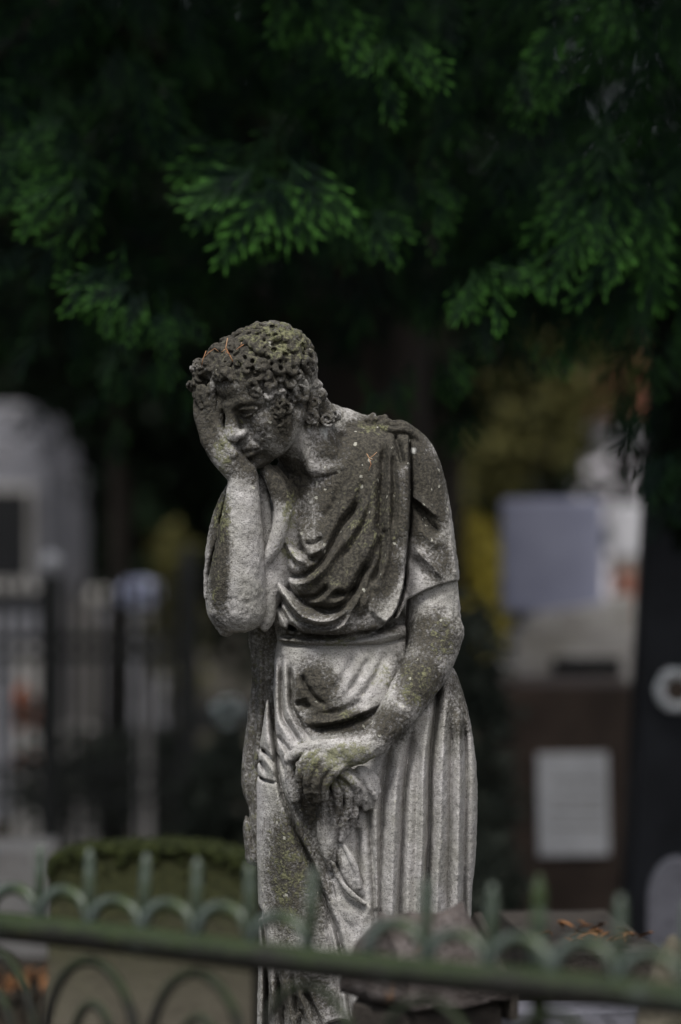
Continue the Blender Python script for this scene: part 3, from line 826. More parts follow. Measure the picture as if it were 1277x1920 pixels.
def mossy_iron():
    m, nt, bs = newmat('mossy_iron_rail'); b = NB(nt)
    co = b.coord()
    n, f = b.noise(co, 16, 5, .65), b.noise(co, 150, 3, .6)
    col = b.mix(b.ramp(f, .35, .65), (.006, .006, .005), (.020, .019, .016))
    col = b.mix(b.ramp(n, .62, .72, 0, .7), col, (.055, .028, .014))          # rust
    ge = b.node('ShaderNodeNewGeometry'); sp = b.node('ShaderNodeSeparateXYZ'); nt.links.new(ge.outputs['Normal'], sp.inputs[0])
    top = b.math('ADD', sp.outputs[2], b.math('MULTIPLY', b.math('SUBTRACT', n, .5), 2.2))
    moss = b.mix(b.ramp(f, .3, .7), (.008, .018, .004), (.027, .043, .010))
    col = b.mix(b.ramp(top, -.1, .75, 0, .95), col, moss)                      # moss on the upper side; the darker underside colour stands in for shade
    pale = b.mix(b.ramp(b.noise(co, 9, 4, .6), .60, .70, 0, .35), col, (.09, .115, .10))   # bare weathered paint
    nt.links.new(pale, bs.inputs['Base Color']); bs.inputs['Roughness'].default_value = .62; bs.inputs['Specular IOR Level'].default_value = .35
    nt.links.new(b.bump(b.math('ADD', n, f), .7, .004), bs.inputs['Normal'])
    return m

def headstone_mat():
    m, nt, bs = newmat('green_brown_headstone'); b = NB(nt)
    co = b.coord()
    n, f = b.noise(co, 7, 5, .65), b.noise(co, 90, 3, .6)
    col = b.mix(b.ramp(n, .3, .7), (.070, .063, .048), (.125, .113, .088))
    sp = b.node('ShaderNodeSeparateXYZ'); nt.links.new(co, sp.inputs[0])
    h = b.math('ADD', sp.outputs[2], b.math('MULTIPLY', b.math('SUBTRACT', n, .5), .3))
    col = b.mix(b.ramp(h, .42, .74, 0, .95), col, b.mix(b.ramp(f, .35, .65), (.018, .022, .007), (.042, .046, .016)))   # darker green towards the top
    nt.links.new(col, bs.inputs['Base Color']); bs.inputs['Roughness'].default_value = .95; bs.inputs['Specular IOR Level'].default_value = .2
    nt.links.new(b.bump(b.math('ADD', n, f), .6, .006), bs.inputs['Normal'])
    return m

M = {
    'headstone': headstone_mat(),
    'statue': statue_material(),
    'soil': simple('dark_soil', (.018, .015, .011), (.05, .040, .028), 6, .95, .6, .02, c3=(.03, .045, .015), s3=1.2),
    'moss_iron': mossy_iron(),
    'dark_iron': simple('mossy_black_iron', (.007, .008, .007), (.018, .021, .016), 30, .6, .6, .003, c3=(.018, .036, .006), s3=14, lo3=.38, hi3=.58, spec=.5),
    'pale_iron': simple('worn_grey_green_iron', (.024, .030, .026), (.14, .172, .162), 30, .34, .5, .002, c3=(.030, .050, .010), s3=11, lo3=.40, hi3=.60, spec=.5),
    'iron': simple('black_iron', (.010, .011, .011), (.03, .032, .03), 20, .6, .3, .002, spec=.4),
    'lichen_stone': simple('lichen_grey_stone', (.065, .053, .048), (.150, .130, .125), 22, .95, .8, .008, c3=(.24, .14, .08), s3=9, lo3=.58, hi3=.72),
    'dark_stone': simple('dark_stone_and_shade', (.018, .015, .013), (.05, .042, .035), 14, .85, .5, .006),  # also carries the painted shade on the gabled gravestone
    'moss_stone': simple('brown_headstone', (.060, .053, .038), (.125, .112, .085), 7, .95, .5, .006, c3=(.045, .048, .025), s3=3),
    'moss': simple('dark_green_moss', (.022, .030, .008), (.060, .075, .018), 40, 1.0, .9, .012),
    'brown_granite': simple('brown_granite', (.040, .026, .019), (.085, .058, .044), 5, .6, .1, .002, spec=.4, fine=160),
    'plaque': simple('white_marble_plaque', (.68, .68, .70), (.82, .82, .84), 6, .5, .05, .001, c3=(.42, .40, .30), s3=2.2, lo3=.56, hi3=.75),
    'blue_granite': simple('blue_grey_granite', (.24, .255, .36), (.36, .375, .50), 2.5, .35, .05, .001, spec=.5, fine=140),
    'pale_stone': simple('pale_grey_stone', (.30, .285, .275), (.44, .425, .41), 5, .9, .3, .004, c3=(.20, .185, .14), s3=2.2),
    'grey_render': simple('grey_stone_wall', (.17, .17, .19), (.25, .25, .275), 3, .9, .3, .006, c3=(.30, .28, .27), s3=1.6),
    'black_granite': simple('black_granite', (.008, .009, .012), (.020, .022, .028), 4, .55, .1, .002, spec=.25),
    'white': simple('white_enamel', (.60, .60, .64), (.74, .74, .78), 5, .5, .1, .001),
    'brick': simple('red_brick', (.30, .10, .065), (.42, .17, .115), 12, .9, .4, .004),
    'mortar': simple('lime_mortar', (.32, .28, .25), (.40, .36, .32), 12, .95, .4, .004),
    'petal_blue': simple('pale_blue_petals', (.58, .62, .86), (.76, .79, .93), 20, .8, .2, .004),
    'petal_white': simple('white_petals', (.66, .76, .76), (.82, .88, .87), 20, .8, .2, .004),
    'petal_red': simple('orange_red_petals', (.42, .11, .05), (.55, .22, .12), 20, .8, .2, .004),
    'bark': simple('dark_bark', (.012, .010, .008), (.035, .028, .022), 12, .95, .9, .02, stretch=(1, 1, .2)),
    'twig': simple('dry_orange_twig', (.28, .12, .055), (.48, .31, .18), 60, .8, .2, .001),
    'slate': simple('slate_grey_stone', (.08, .08, .095), (.14, .14, .165), 6, .8, .3, .004),
    'litter': simple('fallen_orange_leaves', (.08, .035, .015), (.32, .15, .06), 9, .8, .2, .002),
    'wall_pale': simple('pale_house_wall', (.66, .63, .67), (.78, .75, .79), 2, .9, .2, .004, c3=(.38, .31, .30), s3=.7),
    'roof_red': simple('red_roof_tiles', (.20, .075, .05), (.30, .12, .08), 6, .9, .4, .01),
    'glass_dark': simple('dark_window_glass', (.008, .009, .011), (.014, .015, .018), 2, .2, .02, .001, spec=.5),
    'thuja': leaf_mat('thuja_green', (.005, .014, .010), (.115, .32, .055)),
    'yew': leaf_mat('dark_yew_green', (.004, .007, .004), (.009, .018, .008), .05),
    'hedge': leaf_mat('grey_green_leaves', (.04, .05, .04), (.15, .165, .13)),
    'yellow': leaf_mat('yellow_autumn_leaves', (.28, .23, .05), (.58, .50, .10)),
    'olive': leaf_mat('olive_leaves', (.05, .05, .018), (.15, .14, .05)),
}

# ------------------------------------------------------------------ object helpers
def tag(o, label=None, cat=None, group=None, kind=None):
    for k, v in (('label', label), ('category', cat), ('group', group), ('kind', kind)):
        if v: o[k] = v
    return o
def thing(name, label, cat, loc=(0, 0, 0), rz=0.0, group=None):
    o = bpy.data.objects.new(name, None); C.objects.link(o)
    o.location = loc; o.rotation_euler = (0, 0, rz); o.empty_display_size = .1
    return tag(o, label, cat, group)
def link(name, me, mat, parent=None, loc=None, rz=0.0):
    o = bpy.data.objects.new(name, me); C.objects.link(o)
    if mat and not me.materials: me.materials.append(M[mat] if isinstance(mat, str) else mat)
    if parent: o.parent = parent
    if loc is not None: o.location = loc
    o.rotation_euler = (0, 0, rz)
    return o
def part(name, bm, mat, parent=None, smooth=False, loc=None, rz=0.0):
    me = bpy.data.meshes.new(name)
    bmesh.ops.recalc_face_normals(bm, faces=bm.faces)
    bm.to_mesh(me); bm.free()
    if smooth:
        me.polygons.foreach_set('use_smooth', [True] * len(me.polygons))
    return link(name, me, mat, parent, loc, rz)
def box(x0, x1, y0, y1, z0, z1, bevel=.006, bm=None, seg=2):
    bm = bm or bmesh.new()
    r = bmesh.ops.create_cube(bm, size=1)
    for v in r['verts']:
        v.co = (x0 + (v.co.x + .5) * (x1 - x0), y0 + (v.co.y + .5) * (y1 - y0), z0 + (v.co.z + .5) * (z1 - z0))
    if bevel:
        es = list({e for v in r['verts'] for e in v.link_edges})
        bmesh.ops.bevel(bm, geom=es, offset=bevel, segments=seg, profile=.6, affect='EDGES')
    return bm
def tube(pts, radii, n=10, bm=None, cap=True):
    """round bar along points"""
    bm = bm or bmesh.new()
    P = [Vector(p) for p in pts]
    if not hasattr(radii, '__len__'): radii = [radii] * len(P)
    rings = []; up = Vector((0.31, 0.17, 0.93))
    for i, p in enumerate(P):
        t = (P[min(i + 1, len(P) - 1)] - P[max(i - 1, 0)]).normalized()
        if abs(t.dot(up)) > .97: up = Vector((.9, .3, .1))
        a = t.cross(up).normalized(); c = t.cross(a)
        up = -c if c.dot(up) < 0 else c
        rings.append([bm.verts.new(p + (a * math.cos(6.28319 * k / n) + c * math.sin(6.28319 * k / n)) * radii[i]) for k in range(n)])
    for r0, r1 in zip(rings[:-1], rings[1:]):
        for k in range(n):
            bm.faces.new((r0[k], r0[(k + 1) % n], r1[(k + 1) % n], r1[k]))
    if cap:
        bm.faces.new(rings[0][::-1]); bm.faces.new(rings[-1])
    return bm
def lathe(prof, n=20, bm=None, at=(0, 0, 0)):
    bm = bm or bmesh.new()
    rings = [[bm.verts.new((at[0] + r * math.cos(6.28319 * k / n), at[1] + r * math.sin(6.28319 * k / n), at[2] + z)) for k in range(n)] for r, z in prof]
    for r0, r1 in zip(rings[:-1], rings[1:]):
        for k in range(n): bm.faces.new((r0[k], r0[(k + 1) % n], r1[(k + 1) % n], r1[k]))
    bm.faces.new(rings[0][::-1]); bm.faces.new(rings[-1])
    return bm
def prism(outline, y0, y1, bm=None, bevel=0.0):
    """outline in (x, z), extruded in y"""
    bm = bm or bmesh.new()
    a = [bm.verts.new((x, y0, z)) for x, z in outline]; c = [bm.verts.new((x, y1, z)) for x, z in outline]
    n = len(a)
    fs = [bm.faces.new(a), bm.faces.new(c[::-1])]
    for i in range(n): fs.append(bm.faces.new((a[i], c[i], c[(i + 1) % n], a[(i + 1) % n])))
    if bevel:
        bmesh.ops.recalc_face_normals(bm, faces=bm.faces)
        bmesh.ops.bevel(bm, geom=list({e for f in fs for e in f.edges}), offset=bevel, segments=2, profile=.6, affect='EDGES')
    return bm
def roughen(bm, cuts, amp, scale, seed=1):
    """break a clean block's faces up: subdivide and push about with noise"""
    bmesh.ops.subdivide_edges(bm, edges=bm.edges[:], cuts=cuts, use_grid_fill=True)
    P = np.array([v.co[:] for v in bm.verts]); n = [vnoise(P, scale, seed + k) for k in range(3)]
    for i, v in enumerate(bm.verts): v.co += Vector((n[0][i], n[1][i], n[2][i])) * amp
    return bm
FPX = 100 / 36 * 1920
def at(u, v, d):
    """the place that lies d metres away in the direction of picture point (u, v)"""
    return Vector(((u - 638.5) / FPX * d, d, CAMZ - (v - 960) / FPX * d))

# ------------------------------------------------------------------ ground and far setting
def grid_mesh(name, x0, x1, y0, y1, nx, ny, zf):
    X, Y = np.meshgrid(np.linspace(x0, x1, nx), np.linspace(y0, y1, ny), indexing='ij')
    V = np.stack([X, Y, zf(X, Y)], -1).reshape(-1, 3)
    i = np.arange(nx * ny).reshape(nx, ny)
    Q = np.stack([i[:-1, :-1], i[1:, :-1], i[1:, 1:], i[:-1, 1:]], -1).reshape(-1, 4)
    return quad_mesh(name, V, Q)
def ground_z(X, Y):
    P = np.stack([np.ravel(X), np.ravel(Y), 0 * np.ravel(X)], 1)
    near = np.exp(-(np.ravel(Y) / 40) ** 2 - (np.ravel(X) / 30) ** 2)
    return (vnoise(P, 1.3, 4, 3) * .035 * near).reshape(np.shape(X)) - .02
g = grid_mesh('ground', -9, 9, 1.0, 22, 120, 140, ground_z)
tag(link('ground', g, 'soil'), kind='structure')
far = grid_mesh('far_ground', -400, 400, -400, 700, 20, 20, lambda X, Y: 0 * X - .075)
tag(link('far_ground', far, 'soil'), kind='structure')

rng = np.random.default_rng(5)
random.seed(3)

def scatter_leaves(name, spots, mat, n, size, lift=.01):
    """curled fallen leaves as small folded quads"""
    V, Q = [], []
    for k in range(n):
        c, sx, sy, z = spots[rng.integers(len(spots))]
        x, y = c[0] + rng.normal(0, sx), c[1] + rng.normal(0, sy)
        s_ = size * rng.uniform(.6, 1.3); a = rng.uniform(0, 6.28); tilt = rng.normal(0, .5)
        R_ = Matrix.Rotation(a, 3, 'Z') @ Matrix.Rotation(tilt, 3, 'X')
        i = len(V)
        for p in ((0, -1, 0), (.42, -.2, .22), (.3, .5, .2), (0, 1, -.05), (-.3, .5, .2), (-.42, -.2, .22), (0, 0, .02)):
            q = R_ @ Vector(p) * s_; V.append((x + q.x, y + q.y, z + lift + s_ * .3 + q.z))
        Q += [(i, i + 1, i + 6, i + 5), (i + 1, i + 2, i + 3, i + 6), (i + 6, i + 3, i + 4, i + 5)]
    return link(name, quad_mesh(name, np.array(V), np.array(Q)), mat)

# ------------------------------------------------------------------ the statue
def blobs(U, spec):
    out = np.zeros(len(U))
    for u, v, ru, rv, a in spec:
        out = np.maximum(out, a * np.exp(-(((U[:, 0] - u) / ru) ** 2 + ((U[:, 1] - v) / rv) ** 2) ** 1.5))
    return out
STAIN_SHADE = [(531, 790, 26, 55, .95), (374, 738, 34, 56, .9), (680, 960, 97, 129, 1.16), (640, 1085, 81, 75, 1.07), (600, 1120, 60, 50, 0.74), (720, 830, 91, 64, 1.16), (795, 930, 48, 102, 1.07), (640, 840, 70, 50, 0.69), (820, 1040, 40, 60, 0.62), (700, 1060, 54, 86, 0.96),
         (440, 765, 70, 50, 0.83), (500, 800, 50, 60, 0.56), (480, 870, 60, 40, 0.74), (480, 670, 140, 80, 1.00), (590, 770, 60, 50, 0.69), (390, 800, 40, 80, 0.79), (540, 900, 50, 50, 1.02), (575, 980, 30, 70, 0.58),  # face and chin marks also paint in the shade of hair and head
         (590, 1290, 50, 60, 0.86), (630, 1345, 80, 28, 0.96), (690, 1175, 80, 16, 0.58), (590, 1185, 80, 22, 0.66), (590, 1445, 50, 50, 0.73), (636, 1500, 46, 60, 0.56), (585, 1500, 30, 60, 0.77), (545, 1620, 55, 150, 0.73), (590, 1650, 40, 110, 0.61),
         (560, 1850, 90, 70, 0.65), (490, 1400, 40, 260, 0.05), (415, 1040, 24, 140, 0.91), (860, 1320, 36, 90, 0.56), (810, 1190, 60, 55, 0.74), (785, 1265, 55, 65, 0.80), (730, 1350, 45, 45, 0.74), (625, 1600, 20, 40, 0.51), (846, 1500, 60, 200, 0.12), (455, 1030, 45, 160, 0.04)]
MOSS = [(535, 640, 100, 60, 0.60), (450, 690, 80, 50, 0.36), (540, 640, 60, 50, 0.48), (650, 1405, 60, 30, 0.83), (600, 1410, 60, 40, 0.52), (780, 1280, 60, 70, 0.48), (830, 1200, 40, 70, 0.44), (420, 960, 26, 70, 0.63), (405, 1080, 24, 120, 0.40), (425, 850, 26, 60, 0.57), (440, 800, 30, 30, 0.46),
        (545, 960, 20, 50, 0.69), (545, 1030, 30, 40, 0.57), (560, 1150, 50, 40, 0.37), (640, 1200, 60, 14, 0.63), (720, 1270, 40, 50, 0.48), (650, 1330, 60, 30, 0.40), (540, 1620, 60, 140, 0.53), (700, 800, 40, 18, 0.57), (640, 1450, 40, 30, 0.63), (690, 980, 70, 120, 0.41), (620, 1080, 80, 60, 0.34), (510, 790, 30, 70, 0.23)]
PALE = [(610, 812, 16, 24, .75), (560, 600, 1, 1, 0), (700, 1215, 60, 20, .32), (840, 1225, 22, 40, .45), (650, 1850, 36, 60, .45), (660, 1750, 20, 70, .40), (775, 845, 12, 10, .7), (490, 688, 40, 22, .50), (720, 1600, 100, 160, .22), (830, 1060, 30, 40, .36), (690, 1135, 40, 30, .25)]
LICH = [(700, 900, 120, 130, .5), (800, 900, 60, 90, .55), (540, 1600, 60, 120, .5), (560, 640, 80, 60, .2), (780, 1250, 60, 80, .2)]
statue = thing('statue', 'weathered stone statue of a mourning robed woman resting her head on one hand', 'statue', (0, D, 0))
for nm, fn in (('body', build_body), ('hair', build_hair), ('robe', build_robe), ('mantle', build_mantle)):
    V, Q = fn().mesh()
    V = relax(V, Q, 1, .4)
    if nm != 'hair':
        # erosion: gentle hollows and pits over the whole surface
        Wn = to_world(V); me0 = quad_mesh('tmp', Wn, Q)
        N = np.empty(len(V) * 3, np.float32); me0.vertices.foreach_get('normal', N); bpy.data.meshes.remove(me0)
        N = N.reshape(-1, 3); N = np.stack([N[:, 0], -N[:, 2], -N[:, 1]], 1)
        fine = (V[:, 1] < 905) & (V[:, 0] < 600) & (V[:, 2] > 40)
        amp = np.where(fine, .8, 1.5) * (.6 if nm == 'robe' else 1)
        V = V + N * (amp * (vnoise(V, 22, 1, 3) * 1.3 + vnoise(V, 7, 2, 2)))[:, None]
    at_ = {'stain_shade': blobs(V, STAIN_SHADE), 'moss': blobs(V, MOSS), 'pale': blobs(V, PALE), 'lichen': blobs(V, LICH)}
    if nm == 'mantle': at_['stain_shade'] = at_['stain_shade'] * 0 + .52; at_['moss'] = at_['moss'] * 0 + .36
    W = to_world(V) - np.array([0, D, 0])
    link(nm, quad_mesh(nm, W, Q, at_), 'statue', statue)
# pedestal under it
ped = thing('pedestal', 'low dark stone pedestal under the mourning statue', 'pedestal', (0.047, D, 0))
zt = CAMZ - (2368 - 960) * S
part('plinth', roughen(box(-.30, .30, -.22, .22, -.06, zt - .09, 0), 5, .004, .06), 'dark_stone', ped)
part('cap', roughen(box(-.27, .27, -.19, .19, zt - .089, zt + .004, 0), 5, .003, .05), 'moss_stone', ped)

# dry conifer twigs caught on the stone
def twig(paths, label):
    o = thing('dry_twig', label, 'twig', None or (0, 0, 0), 0, 'dry conifer twigs lying on the statue')
    bm = bmesh.new()
    o.location = to_world(np.array(paths[0][0][:3]))
    for p in paths:
        W = to_world(np.array([q[:3] for q in p]))
        tube([Vector(w) - o.location for w in W], [S * .75 * q[3] for q in p], 5, bm)
    part('stem', bm, 'twig', o, True)
twig([[(432, 642, 134, 1.0), (429, 660, 138, 1.4), (438, 677, 140, 1.6), (446, 694, 138, 1.3)], [(429, 662, 138, 1.2), (421, 668, 137, 1.0)], [(432, 664, 139, 1.0), (427, 672, 138, .7)], [(436, 673, 140, 1.2), (431, 668, 141, .7)]],
     'forked orange twig in the middle of the stone curls above the brow')
twig([[(383, 694, 108, 1.0), (386, 680, 112, 1.3), (392, 664, 114, 1.0)], [(388, 676, 113, 1.1), (398, 667, 118, 1.2), (408, 660, 120, .8), (415, 666, 122, .7)]],
     'thin twig standing off the edge of the stone curls over the hand')
twig([[(448, 664, 140, .8), (456, 658, 140, 1.3), (462, 654, 139, 1.0)], [(456, 658, 140, 1), (458, 650, 139, .6)]], 'short orange twig beside the drilled curls at the middle of the head')
twig([[(687, 852, 70, 1.0), (692, 861, 72, 1.3), (699, 863, 72, .9)], [(692, 861, 72, 1.2), (700, 855, 71, 1.0), (706, 849, 70, .7)], [(692, 862, 72, 1), (695, 872, 74, .9), (690, 884, 76, .6)]],
     'small red brown twig stuck on the robe below the stone shoulder')

# ------------------------------------------------------------------ iron fence in front
A, B_ = at(-60, 1732, 3.47), at(1345, 1886, 2.89)
fdir = Vector((B_.x - A.x, B_.y - A.y, 0)); flen = fdir.length; fang = math.atan2(fdir.y, fdir.x)
fence = thing('grave_fence', 'low mossy iron grave fence of hoops and spikes in front of the statue', 'fence', (A.x, A.y, 0), fang)
RZ = .9984
bm = bmesh.new()
tube([(x, 0, RZ + .0015 * math.sin(x * 9)) for x in np.linspace(-.9, flen + .9, 40)], .0178, 14, bm)
part('rail', bm, 'moss_iron', fence, True)
bm = bmesh.new(); tube([(x, 0, .22) for x in np.linspace(-.9, flen + .9, 20)], .016, 10, bm)
part('rail', bm, 'moss_iron', fence, True)
step = 0.0790
hoop_bm = bmesh.new()
pts = [(-step / 2 * math.cos(a) * .97, 0, .008 + .040 * math.sin(a) ** .8) for a in np.linspace(.03, math.pi - .03, 15)]
tube(pts, .0074, 8, hoop_bm)
hoop_me = bpy.data.meshes.new('hoop'); hoop_bm.to_mesh(hoop_me); hoop_bm.free()
spike_bm = bmesh.new(); tube([(0, 0, .006), (0, 0, .055), (.001, 0, .093), (.001, 0, .104)], [.0067, .007, .006, .0028], 8, spike_bm)
spike_me = bpy.data.meshes.new('spike'); spike_bm.to_mesh(spike_me); spike_bm.free()
big_bm = bmesh.new()
tube([(-step * math.cos(a), 0, -.22 + .192 * math.sin(a) ** .75) for a in np.linspace(.0, math.pi, 19)], .0062, 8, big_bm)
big_me = bpy.data.meshes.new('lower_hoop'); big_bm.to_mesh(big_me); big_bm.free()
sm_bm = bmesh.new()
tube([(-step * .5 * math.cos(a), 0, -.22 + .14 * math.sin(a) ** .75) for a in np.linspace(.0, math.pi, 15)], .0058, 8, sm_bm)
sm_me = bpy.data.meshes.new('lower_hoop'); sm_bm.to_mesh(sm_me); sm_bm.free()
bar_bm = bmesh.new(); tube([(0, 0, -.742), (0, 0, -.21)], .0060, 8, bar_bm)
bar_me = bpy.data.meshes.new('bar'); bar_bm.to_mesh(bar_me); bar_bm.free()
for me in (hoop_me, spike_me, big_me, sm_me, bar_me):
    me.polygons.foreach_set('use_smooth', [True] * len(me.polygons))
    me.materials.append(M['pale_iron' if me in (hoop_me, spike_me) else 'moss_iron'])
off = 0.036
k0, k1 = -8, int(flen / step) + 10
broken = {7, 10}
for k in range(k0, k1):
    x = off + k * step
    if k not in {6}:
        o = link('hoop', hoop_me, None, fence, (x + step / 2, 0, RZ)); o.scale = (1, 1, 1 + .06 * math.sin(k * 2.1))
    if k not in broken:
        o = link('spike', spike_me, None, fence, (x, 0, RZ)); o.rotation_euler = (.03 * math.sin(k * 1.7), .035 * math.sin(k * 2.3), 0)
    if k % 2 == 0:
        link('lower_hoop', big_me, None, fence, (x, 0, RZ)); link('lower_hoop', sm_me, None, fence, (x, .004, RZ))
        link('bar', bar_me, None, fence, (x + step, 0, RZ))
# corner post with a turned finial
px = (at(995, 1840, 3.03) - Vector((A.x, A.y, 0))); ppx = px.x * math.cos(fang) + px.y * math.sin(fang)
part('post', lathe([(.010, 0), (.010, .985), (.012, .99), (.012, 1.03), (.008, 1.035), (.007, 1.052), (.010, 1.058), (.010, 1.067), (.006, 1.074), (.0085, 1.082), (.0075, 1.097), (.003, 1.108), (.002, 1.112)], 14, at=(ppx, .03, 0)), 'pale_iron', fence, True)

# ------------------------------------------------------------------ stones close to the statue
gs = thing('gabled_gravestone', 'lichened grey gravestone with pitched roof shaped top before the robe', 'gravestone', (0.120, 3.95, 0), math.radians(33))
w = .088
bm = box(-w * .92, w * .92, -.075, .075, -.05, .825, .01, seg=1); roughen(bm, 5, .003, .04)
part('block', bm, 'dark_stone', gs)  # shaded body below the roof, darkness put into its colour
bm = prism([(-.086, .80), (.086, .80), (.086, .835), (0, .938), (-.086, .835)], -w * 1.06, -w * .93)      # gable end with its shade painted as dark stone, ridge along the block
bmesh.ops.rotate(bm, cent=(0, 0, 0), matrix=Matrix.Rotation(math.radians(90), 3, 'Z'), verts=bm.verts[:])
roughen(bm, 3, .002, .04)
part('gable', bm, 'dark_stone', gs)
bm = bmesh.new()
o_ = [(-w * .95, -.090, .826), (w * 1.05, -.090, .826), (w * 1.05, .090, .826), (-w * .95, .090, .826), (-w * .95, -.092, .842), (w * 1.07, -.092, .842), (w * 1.07, .092, .842), (-w * .95, .092, .842), (-w * .95, 0, .952), (w * .62, 0, .945)]
vs = [bm.verts.new(p) for p in o_]
for f in ((0, 3, 2, 1), (0, 1, 5, 4), (2, 3, 7, 6), (1, 2, 6, 5), (4, 5, 9, 8), (6, 7, 8, 9), (5, 6, 9), (3, 0, 4, 8, 7)): bm.faces.new([vs[i] for i in f])
bmesh.ops.triangulate(bm, faces=bm.faces[:])
roughen(bm, 7, .016, .06, 2)
part('roof', bm, 'lichen_stone', gs, True)
ms = thing('mossy_headstone', 'brown headstone with rounded top edge covered in dark green moss', 'headstone', (at(287, 1600, 6.0).x, 6.0, 0), math.radians(-4))
hw = .215
outline = [(-hw, -.05), (hw, -.05), (hw, .755)] + [(hw * math.cos(a), .755 + .045 * math.sin(a)) for a in np.linspace(.12, math.pi - .12, 13)] + [(-hw, .755)]
part('slab', prism(outline, -.06, .06, bevel=.006), 'headstone', ms)
arc = [(hw * math.cos(a), .755 + .045 * math.sin(a)) for a in np.linspace(.0, math.pi, 25)]
bm = prism([(x * 1.012, z + .006) for x, z in arc] + [(x * 1.008, z - .014 - .008 * math.sin(x * 47) * math.sin(x * 23)) for x, z in arc[::-1]], -.068, .066)
roughen(bm, 2, .0025, .03)
part('moss_cap', bm, 'moss', ms, True)
bm = bmesh.new()
for k in range(420):                        # tufts
    a = rng.uniform(.02, math.pi - .02); x = hw * math.cos(a); y = rng.choice([-.067, rng.uniform(-.067, .06)])
    z = .764 + .045 * math.sin(a) - (abs(rng.normal(0, .02)) if y < -.066 else 0)
    r_ = bmesh.ops.create_icosphere(bm, subdivisions=1, radius=rng.uniform(.003, .007))
    bmesh.ops.translate(bm, vec=(x, y, z), verts=r_['verts'])
part('moss_tufts', bm, 'moss', ms, True)['kind'] = 'stuff'

# long pale kerbs of old graves, right and left, and a rounded stone at the right edge
kb = thing('grave_kerb', 'pale worn stone kerb of a grave lying at the lower right corner', 'kerb', (at(1120, 1895, 4.05).x, 4.05, 0), .04)
part('kerb_stone', roughen(box(-.20, .34, -.05, .05, -.02, .795, .0), 4, .004, .06), 'slate', kb)
kb2 = thing('grave_kerb', 'flat pale stone slab lying at the left behind the fence', 'kerb', (at(10, 1610, 8.0).x, 8.0, 0), .05)
part('kerb_stone', roughen(box(-.30, .135, -.12, .2, -.02, .56, .0), 4, .005, .08), 'pale_stone', kb2)
rs = thing('boulder', 'rounded brown fieldstone at the right edge under the fence rail', 'stone', (at(1265, 1820, 3.75).x, 3.75, 0))
bm = bmesh.new(); bmesh.ops.create_icosphere(bm, subdivisions=4, radius=1)
P = np.array([v.co[:] for v in bm.verts]); nn = vnoise(P, .7, 8, 3)
for i, v in enumerate(bm.verts): v.co = Vector((v.co.x * .075, v.co.y * .07, v.co.z * .47)) * (1 + .12 * nn[i]) + Vector((0, 0, .47))
part('stone', bm, 'moss_stone', rs, True)
# orange leaves on a dark slab behind the hoops, right; more on the soil left
ds = thing('ledger_slab', 'dark flat grave slab strewn with orange leaves behind the hoops', 'slab', (at(1115, 1820, 5.1).x, 5.1, 0), .1)
part('slab', roughen(box(-.13, .075, -.25, .3, -.02, .745, 0), 4, .004, .07), 'dark_stone', ds)
tag(scatter_leaves('fallen_leaves', [((at(1112, 1800, 4.98).x, 4.98), .05, .07, .745)], 'litter', 30, .016), 'orange leaves lying on the dark slab', 'leaves', kind='stuff')
tag(scatter_leaves('fallen_leaves', [((at(55, 1800, 6.6).x, 6.6), .10, .3, .3)], 'litter', 1, .03), 'orange brown leaves lying on the soil', 'leaves', kind='stuff')
lm = thing('leaf_mound', 'low dark grave mound with orange leaves at the lower left', 'mound', (at(45, 1800, 6.7).x, 6.7, 0))
bm = bmesh.new(); bmesh.ops.create_icosphere(bm, subdivisions=4, radius=1)
P = np.array([v.co[:] for v in bm.verts]); nn = vnoise(P, .5, 2, 3)
for i, v in enumerate(bm.verts): v.co = Vector((v.co.x * .25, v.co.y * .4, v.co.z * .46)) * (1 + .1 * nn[i])
part('soil', bm, 'soil', lm, True)
V_, Q_ = [], []
o = scatter_leaves('leaves', [((.0, -.14), .07, .10, .42), ((.03, -.3), .07, .06, .28)], 'litter', 70, .028, .0); o.parent = lm; o['kind'] = 'stuff'
tag(scatter_leaves('ground_litter', [((x, y), .8, .8, .0) for x in (-2, -1, 0, 1, 2) for y in (5.5, 7, 9, 11, 13)], 'litter', 700, .035), 'brown leaves littering the soil between the graves', 'leaves', kind='stuff')

# ------------------------------------------------------------------ graves on the right
def mpart(name, mat, parent, x0, x1, y0, y1, z0, z1, bevel=.008): return part(name, box(x0, x1, y0, y1, z0, z1, bevel), mat, parent)
d9 = 9.0
bx0, bx1 = at(912, 0, d9).x, at(1192, 0, d9).x
cx = (bx0 + bx1) / 2
bgm = thing('brown_monument', 'brown granite grave monument bearing a white inscription plaque', 'grave monument', (cx, d9, 0))
hwid = (bx1 - bx0) / 2
zt = at(0, 1285, d9).z
mpart('block', 'brown_granite', bgm, -hwid, hwid, 0, .5, -.05, zt, .01)
pl = mpart('plaque', 'plaque', bgm, at(1014, 0, d9).x - cx, at(1146, 0, d9).x - cx, -.02, .004, at(0, 1604, d9).z, at(0, 1412, d9).z, .004)
pl.rotation_euler = (0, math.radians(-1.0), 0)
for v_ in (1462, 1496, 1520, 1548):
    z = at(0, v_, d9).z
    part('incised_line', box(at(1030, 0, d9).x - cx, at(1132, 0, d9).x - cx, -.0225, -.0195, z - .004, z + .004, 0), 'pale_stone', bgm)
d10 = 9.35
bst = thing('blue_headstone', 'blue grey polished headstone on a stepped pale stone base', 'headstone', (at(1045, 0, 10.6).x, 10.6, 0))
z_ = lambda v, d=10.6: at(0, v, d).z
x_ = lambda u, d=10.6: at(u, 0, d).x - at(1045, 0, d).x
mpart('base', 'pale_stone', bst, x_(925), x_(1200), -.25, .35, -.05, z_(1240))
